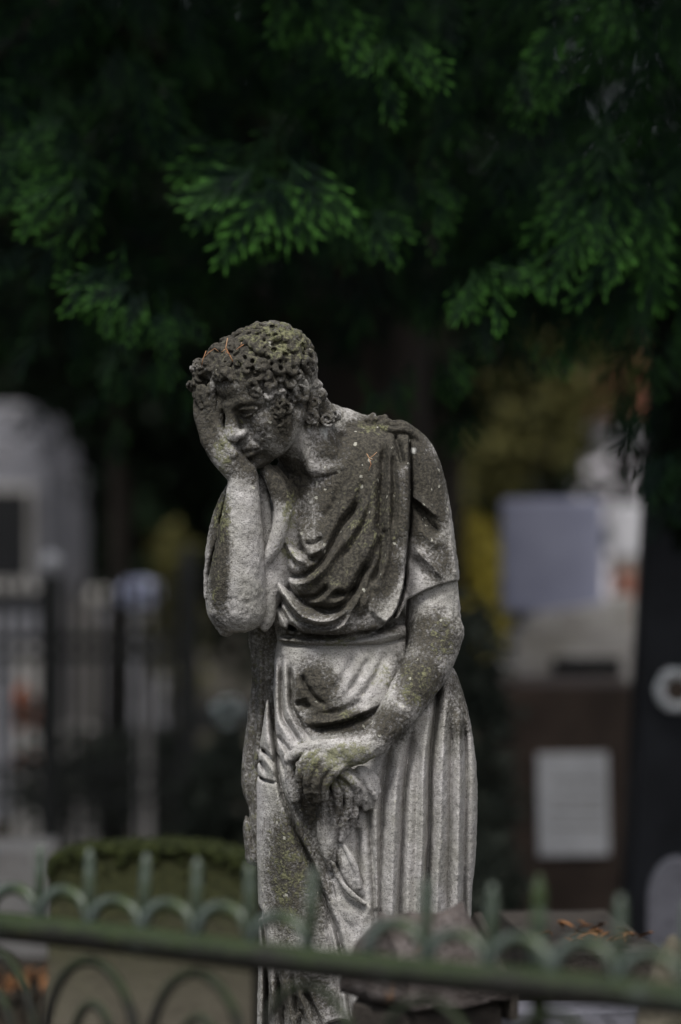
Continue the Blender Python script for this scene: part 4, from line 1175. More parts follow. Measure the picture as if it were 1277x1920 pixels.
mpart('step', 'pale_stone', bst, x_(960), x_(1190), -.15, .3, z_(1240) + .002, z_(1185))
part('sloped_step', prism([(x_(975), z_(1185) + .003), (x_(1188), z_(1185) + .003), (x_(1186), z_(1115)), (x_(1120), z_(1132)), (x_(1000), z_(1150))], -.08, .26, bevel=.01), 'pale_stone', bst)
mpart('tablet', 'blue_granite', bst, x_(942), x_(1132), 0, .14, z_(1150), z_(935), .02)
mpart('bronze_tablet', 'glass_dark', bst, x_(1026), x_(1152), -.275, -.248, z_(1256), z_(1226))

# brick gate pillar with white cap, far right
def brick_pillar(name, label, loc, w, d, h, rz=0):
    o = thing(name, label, 'pillar', loc, rz)
    part('core', box(-w / 2 + .006, w / 2 - .006, -d / 2 + .006, d / 2 - .006, -.05, h, 0), 'mortar', o)
    bh, gap = .065, .012
    rows = int(h / (bh + gap)); me = {}
    for r in range(rows):
        z0 = r * (bh + gap)
        nb = 2
        offs = 0 if r % 2 else .5
        cuts = [0, .5, 1] if r % 2 else [0, .26, .74, 1]
        for a, b in zip(cuts[:-1], cuts[1:]):
            key = round(b - a, 2)
            if key not in me:
                bm = box(-(b - a) * w / 2 + gap / 2, (b - a) * w / 2 - gap / 2, -d / 2, d / 2, 0, bh, .004, seg=1)
                m_ = bpy.data.meshes.new('brick'); bm.to_mesh(m_); bm.free(); m_.materials.append(M['brick']); me[key] = m_
            link('brick', me[key], None, o, (-w / 2 + (a + b) / 2 * w, 0, z0))
    return o
dp_ = 13.5
bp = brick_pillar('gate_pillar', 'red brick gate pillar under a tall white capstone', (at(1178, 0, dp_).x, dp_, 0), .17, .2, at(0, 1046, dp_).z)
mpart('capstone', 'white', bp, -.085, .085, -.11, .11, at(0, 1046, dp_).z + .002, at(0, 945, dp_).z, .012)

# dark obelisk with wreath
d8 = 8.0
ob = thing('black_obelisk', 'tall tapering black granite obelisk at the right edge', 'obelisk', (at(1275, 0, d8).x, d8, 0), .0)
def frustum(w0, w1, z0, z1, bevel=.008):
    bm = bmesh.new()
    v = [bm.verts.new((sx * w, sy * w, z)) for w, z in ((w0, z0), (w1, z1)) for sx, sy in ((-1, -1), (1, -1), (1, 1), (-1, 1))]
    for f in ((3, 2, 1, 0), (4, 5, 6, 7), (0, 1, 5, 4), (1, 2, 6, 5), (2, 3, 7, 6), (3, 0, 4, 7)): bm.faces.new([v[i] for i in f])
    bmesh.ops.bevel(bm, geom=bm.edges[:], offset=bevel, segments=2, affect='EDGES')
    return bm
part('shaft', frustum(.163, .075, .22, 2.05), 'black_granite', ob)
part('tip', frustum(.074, .008, 2.052, 2.20, .003), 'black_granite', ob)
part('foot', frustum(.22, .20, -.05, .218), 'black_granite', ob)
wr = thing('wreath', 'round white wreath hung on the black obelisk', 'wreath', (at(1270, 1295, 7.8).x, 7.815, at(1270, 1295, 7.8).z))
bm = bmesh.new()
for k in range(90):
    a = k / 90 * 6.283 + rng.normal(0, .03); rr = .048 + rng.normal(0, .004)
    r = bmesh.ops.create_icosphere(bm, subdivisions=1, radius=rng.uniform(.006, .010))
    bmesh.ops.translate(bm, vec=(rr * math.cos(a), rng.normal(0, .006), rr * math.sin(a)), verts=r['verts'])
part('blossoms', bm, 'white', wr, True)['kind'] = 'stuff'
bm = bmesh.new(); bmesh.ops.create_icosphere(bm, subdivisions=2, radius=.036); bmesh.ops.scale(bm, vec=(1, .25, 1), verts=bm.verts)
part('centre', bm, 'brown_granite', wr, True)
bm = bmesh.new()
T_ = [[bm.verts.new(((.046 + .013 * math.cos(q)) * math.cos(a), .004 + .011 * math.sin(q), (.046 + .013 * math.cos(q)) * math.sin(a))) for q in np.linspace(0, 6.2832, 11)[:-1]] for a in np.linspace(0, 6.2832, 37)[:-1]]
for p_, q_ in zip(T_, T_[1:] + T_[:1]):
    for k in range(10): bm.faces.new((p_[k], p_[(k + 1) % 10], q_[(k + 1) % 10], q_[k]))
part('ring', bm, 'petal_white', wr, True)
# grey rounded stone figure low at the right edge
cr = thing('small_headstone', 'low grey headstone with a rounded shoulder in front of the obelisk', 'headstone', (at(1262, 0, 6.6).x, 6.6, 0), -.1)
oc = [(-.06, -.03), (.08, -.03), (.08, .60)] + [(.01 + .07 * math.cos(a), .60 + .10 * math.sin(a)) for a in np.linspace(.1, math.pi - .1, 9)] + [(-.06, .60)]
part('slab', prism(oc, -.04, .04, bevel=.006), 'slate', cr)

# ------------------------------------------------------------------ things on the left
dm = 14.0
mz = lambda v: at(0, v, dm).z
mx = lambda u: at(u, 0, dm).x - at(0, 0, dm).x
mau = thing('mausoleum', 'grey stone tomb house with a stepped top and dark window', 'mausoleum', (at(0, 0, dm).x, dm, 0))
mpart('wall', 'grey_render', mau, mx(-420), mx(90), 0, 2.2, -.05, mz(868), .02)
mpart('attic', 'grey_render', mau, mx(-420), mx(72), .06, 2.1, mz(868) + .002, mz(812), .02)
mpart('crown', 'grey_render', mau, mx(-420), mx(46), .10, 2.0, mz(812) + .002, mz(755), .02)
wf = part('window', box(mx(-70), mx(64), -.04, .01, mz(1094), mz(912), .006), 'pale_stone', mau)
part('pane', box(mx(-62), mx(54), -.046, -.038, mz(1084), mz(922), 0), 'glass_dark', wf)
mpart('sill', 'pale_stone', mau, mx(-90), mx(78), -.07, .02, mz(1110), mz(1096), .006)
for v0, v1 in ((1200, 1150), (1260, 1203)):
    mpart('ashlar', 'grey_render', mau, mx(-420), mx(96), -.02, .01, mz(v0), mz(v1), .01)

df = 11.0
fx = lambda u: at(u, 0, df).x
fz = lambda v: at(0, v, df).z
tf = thing('iron_fence', 'tall black iron fence with double top rail left of the statue', 'fence', (0, df, 0))
for v in (1197, 1231): part('rail', box(fx(-90), fx(362), -.012, .012, fz(v) - .017, fz(v) + .017, .002), 'iron', tf)
part('rail', box(fx(-90), fx(362), -.012, .012, fz(1440) - .010, fz(1440) + .010, .002), 'iron', tf)
part('rail', box(fx(-90), fx(362), -.012, .012, fz(1500) - .010, fz(1500) + .010, .002), 'iron', tf)
bm = bmesh.new(); tube([(0, 0, fz(1660)), (0, 0, fz(1118)), (0, 0, fz(1108)), (0, 0, fz(1085))], [.0105, .0105, .014, .003], 8, bm)
me = bpy.data.meshes.new('bar'); bm.to_mesh(me); bm.free(); me.materials.append(M['iron'])
for u in range(-85, 330, 27):
    if abs(u - 95) > 12: link('bar', me, None, tf, (fx(u), 0, 0))
bm = bmesh.new()      # scroll: two opposed spirals and a ring
sp = [((.055 - .0022 * k) * math.cos(k * .42), 0, (.055 - .0022 * k) * math.sin(k * .42)) for k in range(20)]
tube(sp, .005, 6, bm)
me = bpy.data.meshes.new('scroll'); bm.to_mesh(me); bm.free(); me.materials.append(M['iron'])
for i, u in enumerate(range(-60, 330, 54)):
    o = link('scroll', me, None, tf, (fx(u), -.01, (fz(1440) + fz(1500)) / 2)); o.scale = (1 if i % 2 else -1, 1, 1)
part('post', box(fx(334), fx(371), -.04, .04, -.05, fz(1085), .006), 'iron', tf)
part('post_cap', lathe([(.046, 0), (.05, .012), (.03, .03), (.026, .05), (.034, .075), (.02, .11), (.004, .13)], 14, at=((fx(334) + fx(371)) / 2, 0, fz(1085) + .001)), 'iron', tf, True)
p2 = part('post', box(fx(78), fx(114), -.035, .035, -.05, fz(1078), .006), 'iron', tf)
part('ball_finial', lathe([(.002, -.001), (.020, .004), (.036, .02), (.043, .043), (.036, .066), (.020, .08), (.002, .085)], 16, at=(fx(96), 0, fz(1076))), 'white', tf, True)

def headstone(u0, u1, vt, d, label, mat, kind='round', cat='headstone', rz=0.0, name='headstone'):
    o = thing(name, label, cat, (at((u0 + u1) / 2, 0, d).x, d, 0), rz)
    w_ = (at(u1, 0, d).x - at(u0, 0, d).x) / 2; z = at(0, vt, d).z
    if kind == 'round': oc = [(-w_, -.05), (w_, -.05), (w_, z - w_ * .7)] + [(w_ * math.cos(a), z - w_ * .7 + w_ * .7 * math.sin(a)) for a in np.linspace(.15, math.pi - .15, 9)] + [(-w_, z - w_ * .7)]
    elif kind == 'gable': oc = [(-w_, -.05), (w_, -.05), (w_, z - w_ * .6), (0, z), (-w_, z - w_ * .6)]
    else: oc = [(-w_, -.05), (w_, -.05), (w_, z), (-w_, z)]
    part('slab', prism(oc, -.05, .05, bevel=.008), mat, o)
    part('foot', box(-w_ * 1.25, w_ * 1.25, -.1, .1, -.05, .12, .008), mat, o)
    return o
headstone(112, 186, 1128, 15.0, 'wide grey headstone seen through the iron fence bars', 'pale_stone', 'round')
headstone(192, 236, 1150, 16.5, 'narrow gabled grey headstone between the fence bars', 'pale_stone', 'gable')
headstone(30, 80, 1215, 13.0, 'squat pale headstone close to the left edge behind the fence', 'pale_stone', 'flat')
headstone(240, 330, 1275, 18.0, 'brownish headstone behind the pale flower pillar', 'moss_stone', 'round')
fp = thing('flower_pillar', 'slender pale stone pillar carrying a bunch of flowers', 'pillar', (at(270, 0, 11.8).x, 11.8, 0))
fz2 = lambda v: at(0, v, 11.8).z
part('shaft', lathe([(.062, -.03), (.062, .1), (.034, .12), (.028, .5), (.026, fz2(1160)), (.052, fz2(1158)), (.052, fz2(1146))], 16), 'pale_stone', fp, True)
def bouquet(name, label, u, v, d, ru, rv, mat, n, leafmat=None, rad=.016):
    o = thing(name, label, 'flowers', at(u, v, d))
    bm = bmesh.new(); k = d / FPX
    for i in range(n):
        p = rng.normal(0, 1, 3); p /= np.linalg.norm(p); p *= rng.uniform(.4, 1) ** .4
        r = bmesh.ops.create_icosphere(bm, subdivisions=1, radius=rad * rng.uniform(.7, 1.2))
        for w_ in r['verts']: w_.co = w_.co * rng.uniform(.8, 1.2) + Vector((p[0] * ru * k, p[1] * ru * k * .8, p[2] * rv * k))
    part('blossoms', bm, mat, o, False)['kind'] = 'stuff'
    if leafmat:
        bm = bmesh.new()
        for i in range(26):
            a = rng.uniform(0, 6.28); e = rng.uniform(-.6, .9)
            dv = Vector((math.cos(a) * math.cos(e), math.sin(a) * math.cos(e), math.sin(e) - .2)).normalized(); sd = dv.cross(Vector((.2, .3, 1))).normalized() * .02
            b_ = dv * ru * k * .5; c_ = dv * ru * k * 1.5
            f = [bm.verts.new(q) for q in (b_, b_ * .5 + c_ * .5 + sd, c_, b_ * .5 + c_ * .5 - sd)]
            bm.faces.new(f)
        part('leaves', bm, leafmat, o, False)['kind'] = 'stuff'
    bm = bmesh.new(); tube([(0, 0, -at(u, v, d).z * 0 - rv * k * 2.2), (0, 0, 0)], .012, 6, bm); part('stems', bm, 'hedge', o)
    return o
bouquet('flower_bunch', 'pale blue violet flower bunch on top of the slender pillar', 262, 1114, 11.8, 38, 28, 'petal_blue', 80)
bouquet('flower_bunch', 'white green flowers low behind the statue at its left', 428, 1334, 9.0, 26, 24, 'petal_white', 36, 'thuja')
bouquet('flower_bunch', 'orange red grave flowers behind the fence close to the left edge', 48, 1330, 12.5, 26, 44, 'petal_red', 40, 'hedge')
bouquet('flower_bunch', 'small red flowers low behind the fence beside the scrolls', 48, 1425, 12.2, 20, 16, 'petal_red', 24, 'hedge')
bouquet('flower_bunch', 'small dark red flowers low in the middle of the fence', 170, 1405, 12.4, 12, 26, 'petal_red', 16, 'hedge')
wk = thing('grave_border', 'pale stone grave border low behind the iron fence', 'grave border', (at(150, 0, 12.8).x, 12.8, 0))
part('front_stone', box(-.12, .14, -.05, .05, -.05, at(0, 1362, 12.8).z, .01), 'pale_stone', wk)
# pale vase on the ground behind, by the dark post
headstone(398, 440, 1365, 9.6, 'small dark block under the white flowers', 'moss_stone', 'flat', 'plinth', name='flower_plinth')

# boundary wall behind the iron fence, built of blocks
cw = thing('cemetery_wall', 'long grey boundary wall of stone blocks behind the iron fence', 'wall', (at(215, 0, 17).x, 17.2, 0))
me = {}
for row in range(4):
    z0 = row * .25; xs = [-.75 + .3 * k - (.15 if row % 2 else 0) for k in range(4)]
    for xa in xs:
        dx = round(.29 + .0 * row, 2)
        if dx not in me:
            bm = roughen(box(0, dx, -.1, .1, 0, .238, 0), 2, .006, .1); m_ = bpy.data.meshes.new('stone_block'); bm.to_mesh(m_); bm.free(); m_.materials.append(M['grey_render']); me[dx] = m_
        o = link('stone_block', me[dx], None, cw, (xa, .008 * math.sin(xa * 40 + row), z0 - .04))
part('core', box(-.9, .38, -.085, .085, -.1, .95, 0), 'slate', cw)
part('coping', box(-.95, .42, -.13, .13, .962, 1.03, .015), 'pale_stone', cw)

# far houses closing the view
hs = thing('house', 'pale house wall showing through the trees at the right', 'house', (at(1190, 0, 30).x, 30, 0))
part('wall', box(-.85, 2.6, 0, 5, -.1, at(0, 780, 30).z, .02), 'wall_pale', hs)
part('roof', prism([(-1.0, 0), (2.8, 0), (.9, 1.3)], -.2, 5.2), 'roof_red', hs, loc=(0, 0, at(0, 780, 30).z + .01))

# ------------------------------------------------------------------ foliage
def frond_proto(seed, L=.26):
    """one flat spray of scale-leaf conifer: axis, side shoots, fingers; returns quads and tip value"""
    r = np.random.default_rng(seed)
    V, Q, T = [], [], []
    def finger(b, d, ln, wd, t0, t1):
        d = d / np.linalg.norm(d); s_ = np.array([-d[1], d[0], 0]) * wd
        i = len(V)
        m = b + d * ln * .5 + np.array([0, 0, r.normal(0, .0025)])
        e = b + d * ln + np.array([0, 0, -ln * .12 + r.normal(0, .003)])
        V.extend([b, m + s_, e, m - s_]); T.extend([t0, (t0 + t1) / 2, t1, (t0 + t1) / 2]); Q.append((i, i + 1, i + 2, i + 3))
    n = 8
    for k in range(n):
        t = (k + .6) / n
        y = L * t; x = .012 * math.sin(t * 3 + seed); z = -.05 * t * t
        b = np.array([x, y, z])
        ln = L * (.62 * (1 - t) + .13) * min(1, .55 + t * 1.6) * r.uniform(.72, 1.2)
        sd = 1 if k % 2 else -1
        an = math.radians(34 - 15 * t + r.normal(0, 6))
        dr = np.array([sd * math.sin(an), math.cos(an), 0])
        m = max(3, int(ln / .0085))
        for j in range(m):
            q = (j + .4) / m
            p = b + dr * ln * q + np.array([0, -.10 * ln * q * q * 0, -.12 * ln * q * q])
            fl = .0255 * (1 - .35 * q) * r.uniform(.75, 1.3)
            for s2 in (-1, 1):
                a2 = math.radians(19) * s2 * r.uniform(.7, 1.2)
                dd = np.array([dr[0] * math.cos(a2) - dr[1] * math.sin(a2), dr[0] * math.sin(a2) + dr[1] * math.cos(a2), 0])
                finger(p, dd, fl, .0030, max(0, q - .45) * .5, q ** 2.5 * .95 + .1 * t)
        finger(b + dr * ln * .9, dr, .036, .0036, .6, 1.0)
    for j in range(8): finger(np.array([.012 * math.sin(j / 8 * 3 + seed), L * j / 8, -.05 * (j / 8) ** 2]), np.array([.02, 1, -.05]), L / 7, .004, .05, .1)
    finger(np.array([.012 * math.sin(3 + seed), L * .97, -.05]), np.array([0, 1, -.1]), .04, .005, .6, 1.0)
    return np.array(V), np.array(Q), np.array(T)
PROTO = [frond_proto(k) for k in range(6)]

def fronds(name, places, mat, parent):
    """places: rows (base, axis, normal, scale, young)"""
    Vs, Qs, Ts = [], [], []; o = 0
    for i, (b, ax, nr, sc, yg) in enumerate(places):
        V, Q, T = PROTO[i % len(PROTO)]
        ax = np.asarray(ax, float); ax /= np.linalg.norm(ax)
        nr = np.asarray(nr, float); nr = nr - ax * (nr @ ax); nr /= np.linalg.norm(nr) + 1e-9
        R_ = np.stack([np.cross(ax, nr), ax, nr], 1)
        Vs.append((V * sc) @ R_.T + np.asarray(b)); Qs.append(Q + o); Ts.append(np.clip(T * yg, 0, 1)); o += len(V)
    me = quad_mesh(name, np.vstack(Vs), np.vstack(Qs), {'tip': np.concatenate(Ts)})
    ob = link(name, me, mat, parent); ob['kind'] = 'stuff'
    return ob

def leaf_cloud(name, lobes, n, size, mat, parent=None, tip=(.0, .8), droop=.3, clump=14, young=None):
    """leaf sized folded faces in clumps through the lobes (x, y, z, rx, ry, rz)"""
    V = np.empty((n * 4, 3)); T = np.empty(n * 4)
    L = np.array(lobes, float); wt = L[:, 3] * L[:, 4] * L[:, 5]; wt = wt ** .7; wt /= wt.sum()
    nc = max(1, n // clump)
    li = rng.choice(len(L), nc, p=wt)
    d = rng.normal(0, 1, (nc, 3)); d /= np.linalg.norm(d, axis=1)[:, None]
    cc = L[li, :3] + d * L[li, 3:6] * (rng.uniform(.25, 1, nc) ** .5)[:, None]
    cr = (L[li, 3:6].min(1) * .28 + size)
    ci = rng.integers(0, nc, n)
    c = cc[ci] + rng.normal(0, .45, (n, 3)) * cr[ci][:, None]
    ax = rng.normal(0, 1, (n, 3)); ax[:, 2] -= droop * 2; ax /= np.linalg.norm(ax, axis=1)[:, None]
    sd = np.cross(ax, rng.normal(0, 1, (n, 3))); sd /= np.linalg.norm(sd, axis=1)[:, None]
    sz = size * rng.uniform(.6, 1.4, n)[:, None]
    V[0::4] = c; V[1::4] = c + ax * sz * .5 + sd * sz * .3; V[2::4] = c + ax * sz; V[3::4] = c + ax * sz * .5 - sd * sz * .3
    ct = rng.uniform(*tip, nc)[ci]
    for k in range(4): T[k::4] = ct * rng.uniform(.6, 1.2, n)
    ob = link(name, quad_mesh(name, V, np.arange(n * 4).reshape(-1, 4), {'tip': np.clip(T, 0, 1)}), mat, parent)
    ob['kind'] = 'stuff'
    return ob

# ---- the big thuja behind and over the statue
TX, TY = .12, 9.6
th = thing('thuja_tree', 'large dark conifer with drooping flat sprays hanging behind the statue', 'tree', (TX, TY, 0))
tv = np.array([TX, TY, 0])
part('trunk', tube([(0, 0, -.1), (.02, 0, .6), (-.05, .03, 1.8), (.03, 0, 3.5), (0, 0, 6.5)], [.34, .26, .23, .19, .12], 16), 'bark', th, True)
boughs = [((-.05, 0, 2.5), (-1.0, -1.6, 2.95), (-1.9, -2.9, 2.35)), ((0, 0, 2.6), (-.5, -1.9, 3.1), (-.9, -3.3, 2.5)), ((0, 0, 2.4), (.1, -1.6, 2.7), (.1, -2.9, 2.1)),
          ((0, 0, 2.9), (.6, -1.5, 3.2), (.9, -2.8, 2.6)), ((-.1, 0, 2.1), (-1.2, -.9, 2.4), (-2.2, -1.5, 1.9)), ((0, 0, 3.4), (-1.4, -2.2, 3.7), (-2.6, -3.8, 3.2)), ((0, 0, 3.6), (.2, -2.4, 3.9), (.4, -4.2, 3.4)), ((.1, 0, 3.1), (1.2, -1.4, 3.3), (2.0, -2.4, 2.7))]
for a, b, c in boughs:
    P = spline([a, b, c], .25)
    part('bough', tube([tuple(p) for p in P], list(np.linspace(.06, .014, len(P))), 8), 'bark', th, True)
pl_ = []
def fan(u, v, d, size, ang, n, young, spread=30, face=.22):
    """a hanging spray group: its tip region lies towards ang (degrees, 90 = straight down)"""
    d -= .5
    k = d / FPX
    a0 = math.radians(ang)
    base = np.array(at(u - math.cos(a0) * size * .45, v - math.sin(a0) * size * .45, d))
    size *= .72
    for i in range(int(n * 1.3)):
        a = a0 + math.radians(rng.uniform(-spread, spread))
        ax = np.array([math.cos(a), rng.normal(0, .22) - .12, -math.sin(a)])
        nr = np.array([rng.normal(0, face), -1, rng.normal(.25, face)])
        b = base + rng.normal(0, size * .24, 3) * k * np.array([1, 1.0, 1])
        pl_.append((b - tv, ax, nr, size * k / .26 * rng.uniform(.6, 1.0), young * rng.uniform(.6, 1.15)))
for f in ((60, 262, 6.2, 120, 165, 5, .5), (60, 330, 6.2, 150, 160, 6, .75), (50, 395, 6.1, 130, 150, 6, .85), (150, 440, 6.3, 150, 115, 5, .75), (40, 300, 6.4, 160, 120, 5, .4), (160, 545, 6.1, 150, 140, 7, .85), (235, 600, 6.2, 140, 100, 6, .9), (280, 645, 6.2, 110, 95, 5, .9),
          (350, 625, 6.4, 100, 80, 5, .55), (345, 770, 6.6, 90, 95, 4, .3), (385, 300, 6.4, 130, 165, 5, .4), (400, 365, 6.2, 170, 150, 7, .65), (470, 410, 6.1, 190, 130, 7, .95), (560, 430, 6.1, 200, 80, 8, .95), (600, 420, 6.3, 150, 60, 5, .7), (520, 360, 6.4, 190, 110, 6, .35),
          (570, 30, 6.3, 150, 110, 6, .75), (650, 70, 6.2, 180, 60, 6, .95), (710, 125, 6.1, 130, 100, 5, 1.0), (790, 160, 6.1, 150, 52, 6, 1.0), (800, 60, 6.6, 190, 70, 6, .45), (750, 110, 6.7, 200, 80, 6, .35),
          (985, 165, 6.2, 150, 105, 7, .75), (1030, 100, 6.2, 170, 130, 6, .8), (1090, 50, 6.3, 190, 140, 6, .7), (960, 70, 6.7, 200, 110, 6, .35), (1160, 120, 6.8, 200, 80, 6, .35), (1240, 120, 6.5, 150, 100, 5, .5), (1200, 230, 6.8, 190, 90, 6, .3),
          (740, 460, 6.2, 130, 60, 5, .8), (690, 380, 6.5, 190, 95, 5, .35), (770, 390, 6.5, 150, 95, 5, .4), (850, 415, 6.2, 110, 60, 4, .8), (820, 350, 6.5, 160, 90, 5, .4),
          (1080, 470, 6.1, 170, 110, 7, .8), (1140, 480, 6.1, 200, 85, 8, .95), (1180, 470, 6.2, 170, 80, 6, .75), (1130, 380, 6.4, 230, 95, 7, .5), (1060, 370, 6.6, 200, 95, 6, .35), (1010, 400, 6.7, 180, 95, 5, .3), (1240, 440, 6.5, 190, 90, 6, .5), (1270, 380, 6.6, 200, 90, 5, .4),
          (860, 560, 6.1, 90, 110, 4, .95), (935, 565, 6.1, 130, 62, 5, 1.0), (1000, 525, 6.2, 90, 55, 4, .8), (970, 520, 6.3, 80, 100, 3, .6), (1040, 680, 6.4, 90, 85, 4, .6), (1085, 680, 6.5, 60, 70, 3, .5), (840, 715, 6.4, 100, 85, 5, .6), (720, 745, 6.6, 110, 100, 4, .3), (690, 750, 6.7, 90, 80, 3, .3),
          (60, 80, 6.6, 190, 130, 6, .25), (120, 60, 6.8, 170, 120, 5, .25), (250, 20, 6.8, 170, 100, 5, .25), (30, 140, 6.7, 150, 130, 5, .2), (360, 120, 7.0, 150, 110, 4, .25), (180, 800, 7.0, 120, 100, 3, .15), (860, 840, 7.0, 110, 95, 4, .35), (1180, 620, 6.8, 150, 95, 4, .2)):
    fan(*f)
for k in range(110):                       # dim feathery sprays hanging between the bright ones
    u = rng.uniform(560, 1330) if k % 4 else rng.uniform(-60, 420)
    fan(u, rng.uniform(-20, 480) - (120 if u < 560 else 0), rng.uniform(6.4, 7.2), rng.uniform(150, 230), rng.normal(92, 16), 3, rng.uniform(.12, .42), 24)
for f in ((900, 640, 6.6, 110, 95, 4, .3), (960, 690, 6.8, 110, 90, 4, .3), (1120, 640, 6.7, 130, 90, 4, .35), (1210, 700, 6.6, 150, 95, 4, .3), (1235, 580, 6.5, 150, 85, 5, .35), (800, 600, 6.8, 120, 100, 4, .25), (1180, 760, 6.8, 110, 100, 3, .3), (1262, 690, 6.5, 130, 90, 4, .35),
          (1210, 830, 6.6, 130, 100, 5, .12), (1255, 900, 6.5, 140, 95, 6, .1), (1200, 890, 6.7, 90, 110, 3, .1), (1235, 970, 6.6, 90, 100, 4, .08), (1150, 800, 6.8, 90, 95, 3, .1),
          (300, 700, 6.4, 110, 95, 4, .3), (340, 745, 6.5, 90, 90, 4, .35), (215, 720, 6.6, 130, 100, 4, .2), (60, 520, 6.6, 160, 110, 4, .2), (120, 650, 6.8, 150, 100, 4, .15)):
    fan(*f)
# duller sprays deeper in, and an unseen roof of boughs added to darken the inside
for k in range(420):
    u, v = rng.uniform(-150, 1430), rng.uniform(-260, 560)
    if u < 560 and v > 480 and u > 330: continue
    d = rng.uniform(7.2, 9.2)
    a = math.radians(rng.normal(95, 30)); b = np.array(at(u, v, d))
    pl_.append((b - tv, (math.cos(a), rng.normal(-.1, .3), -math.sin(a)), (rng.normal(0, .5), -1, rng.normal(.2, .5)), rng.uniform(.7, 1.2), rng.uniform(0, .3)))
for k in range(2300):  # added overhead, out of view, to block the sky
    x, y = rng.uniform(-2.8, 3.2), rng.uniform(5.0, 11.0)
    z = 2.62 + (y - 5) * .10 + rng.uniform(0, 1.6) + .04 * (x - TX) ** 2
    if y < 6.6: z += .5
    if y > 8.2 and x > .5: continue  # gap in the added roof lets light onto the right background
    a = rng.uniform(0, 6.28)
    pl_.append((np.array([x, y, z]) - tv, (math.cos(a), math.sin(a) - .2, rng.uniform(-.9, -.2)), (rng.normal(0, .4), rng.normal(-.3, .4), 1), rng.uniform(1.3, 2.1), rng.uniform(0, .3)))
fronds('crown', pl_, 'thuja', th)

# ---- dark evergreens closing the view behind the graves
def tree(name, label, x, y, lobes, n, size, mat, group=None, trunk=(.12, 2.0), tip=(0, .8), droop=.3, cat='tree'):
    o = thing(name, label, cat, (x, y, 0), 0, group)
    r0, h = trunk
    part('trunk', tube([(0, 0, -.1), (.03, .02, h * .5), (0, 0, h)], [r0, r0 * .8, r0 * .4], 10), 'bark', o, True)
    leaf_cloud('crown', lobes, n, size, mat, o, tip, droop)
    return o
tree('dark_foliage', 'black green foliage added for the deep shade between the grey tomb house and the statue', -1.0, 12.6, [(-.02, 0, 2.75, .5, .6, 1.0), (.22, 0, 2.15, .32, .5, .45), (-.25, .1, 3.4, .8, .7, 1.0), (.1, .3, 1.75, .28, .4, .25)], 9000, .06, 'yew', trunk=(.07, 3))  # near-black foliage put in to stand for deep shade under the tree
tree('dark_foliage', 'dark foliage added for shade directly behind the stone shoulder', .38, 12.2, [(-.1, 0, 2.8, .75, .7, 1.0), (-.15, .1, 2.0, .34, .5, .5), (-.25, 0, 1.35, .26, .4, .5), (-.5, .2, 2.2, .5, .5, .9)], 11000, .06, 'yew', trunk=(.16, 3))  # another added dark mass, filling the shade behind the shoulder
for i, (x, y, s_, lab) in enumerate(((-4.6, 19, 1.2, 'broad dark evergreen behind the grey tomb house'), (-2.2, 20, 1.1, 'dark evergreen farthest back behind the iron fence'), (.2, 20.5, 1.1, 'dark evergreen farthest back behind the statue'), (3.9, 18, 1.15, 'broad dark evergreen behind the black obelisk'))):
    tree('evergreen_tree', lab, x, y, [(0, 0, 3.6, 1.7 * s_, 1.2, 3.0), (-.6, -.2, 2.0, 1.0, .8, 1.3), (.6, -.1, 2.0, 1.0, .8, 1.4), (0, -.2, 1.0, 1.2, .8, .8)], 14000, .19, 'yew', 'dark evergreens closing the view', trunk=(.2, 4))
tree('evergreen_tree', 'high dark evergreen whose branches hang before the pale house', 2.1, 21, [(0, 0, 4.6, 1.9, 1.2, 1.7), (-.4, -.1, 3.2, .9, .8, .5)], 8000, .12, 'yew', 'dark evergreens closing the view', trunk=(.1, 4))
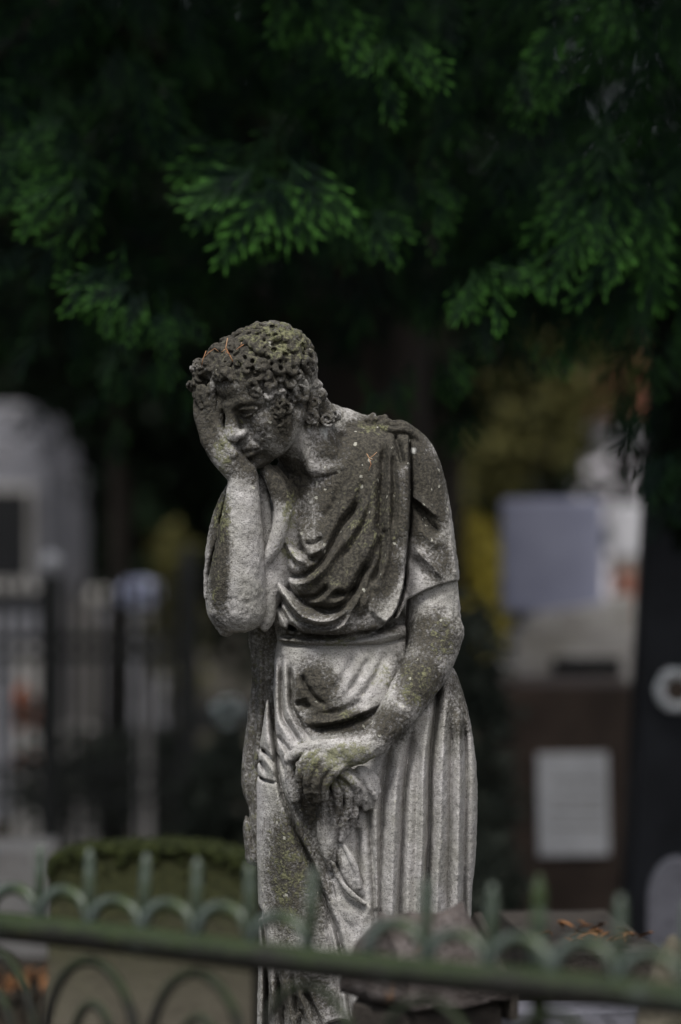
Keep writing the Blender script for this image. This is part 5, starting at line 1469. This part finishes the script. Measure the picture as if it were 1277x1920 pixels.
# hanging dark twigs over the obelisk at the right edge
tree('dark_foliage', 'dark yew with ragged twigs hanging over the black obelisk', 1.0, 7.55, [(-.06, 0, 1.78, .11, .16, .2), (-.06, -.1, 1.62, .08, .12, .14), (-.10, -.1, 1.52, .045, .08, .10), (-.02, 0, 1.56, .10, .14, .13), (.05, 0, 2.1, .3, .25, .3)], 5200, .038, 'yew', trunk=(.05, 2.2), droop=.9)
tree('yellow_shrub', 'yellow leaved autumn shrub beside the stone elbow', at(893, 0, 12.3).x, 12.3, [(0, 0, 1.33, .075, .12, .15), (.02, 0, 1.1, .1, .12, .25)], 1500, .045, 'yellow', trunk=(.02, 1.3), tip=(.4, 1), cat='shrub')
tree('yellow_shrub', 'yellowish shrub behind the right end of the iron fence', at(325, 0, 15).x, 15, [(0, 0, 1.2, .10, .12, .22), (.02, 0, .8, .14, .12, .4)], 1400, .05, 'olive', trunk=(.02, 1.2), tip=(.3, 1), cat='shrub')
tree('grey_shrub', 'grey green shrub close behind the statue at its right', at(905, 0, 8.4).x, 8.4, [(-.02, 0, 1.05, .07, .12, .22), (.0, 0, .75, .075, .15, .3), (0, 0, .4, .09, .15, .35)], 2300, .042, 'hedge', trunk=(.015, 1.0), tip=(0, .9), cat='shrub')
tree('olive_tree', 'olive brown tree with thin foliage above the blue grey headstone', at(1010, 0, 16).x, 16, [(0, 0, 2.0, .3, .3, .28), (-.25, 0, 1.75, .25, .3, .2), (.2, 0, 2.35, .5, .3, .25)], 1700, .07, 'olive', trunk=(.05, 2.0), tip=(0, .8))
tree('low_shrub', 'dark leafy shrub under the white flowers left of the statue', at(420, 0, 9.3).x, 9.3, [(0, 0, .55, .10, .12, .28), (-.06, 0, .3, .12, .15, .3)], 1500, .05, 'hedge', trunk=(.015, .5), tip=(0, .35), cat='shrub')
tree('low_shrub', 'dark green shrub low between the statue and the brown monument', at(900, 0, 7.6).x, 7.6, [(0, 0, .45, .07, .12, .2), (.04, 0, .25, .09, .12, .25)], 1400, .04, 'hedge', trunk=(.012, .4), tip=(0, .4), cat='shrub')
tree('low_shrub', 'dull shrub behind the scrolls of the iron fence', at(180, 0, 12.0).x, 12.0, [(0, 0, .35, .35, .2, .22), (.3, 0, .4, .2, .2, .25)], 2200, .05, 'hedge', trunk=(.015, .4), tip=(0, .4), cat='shrub')
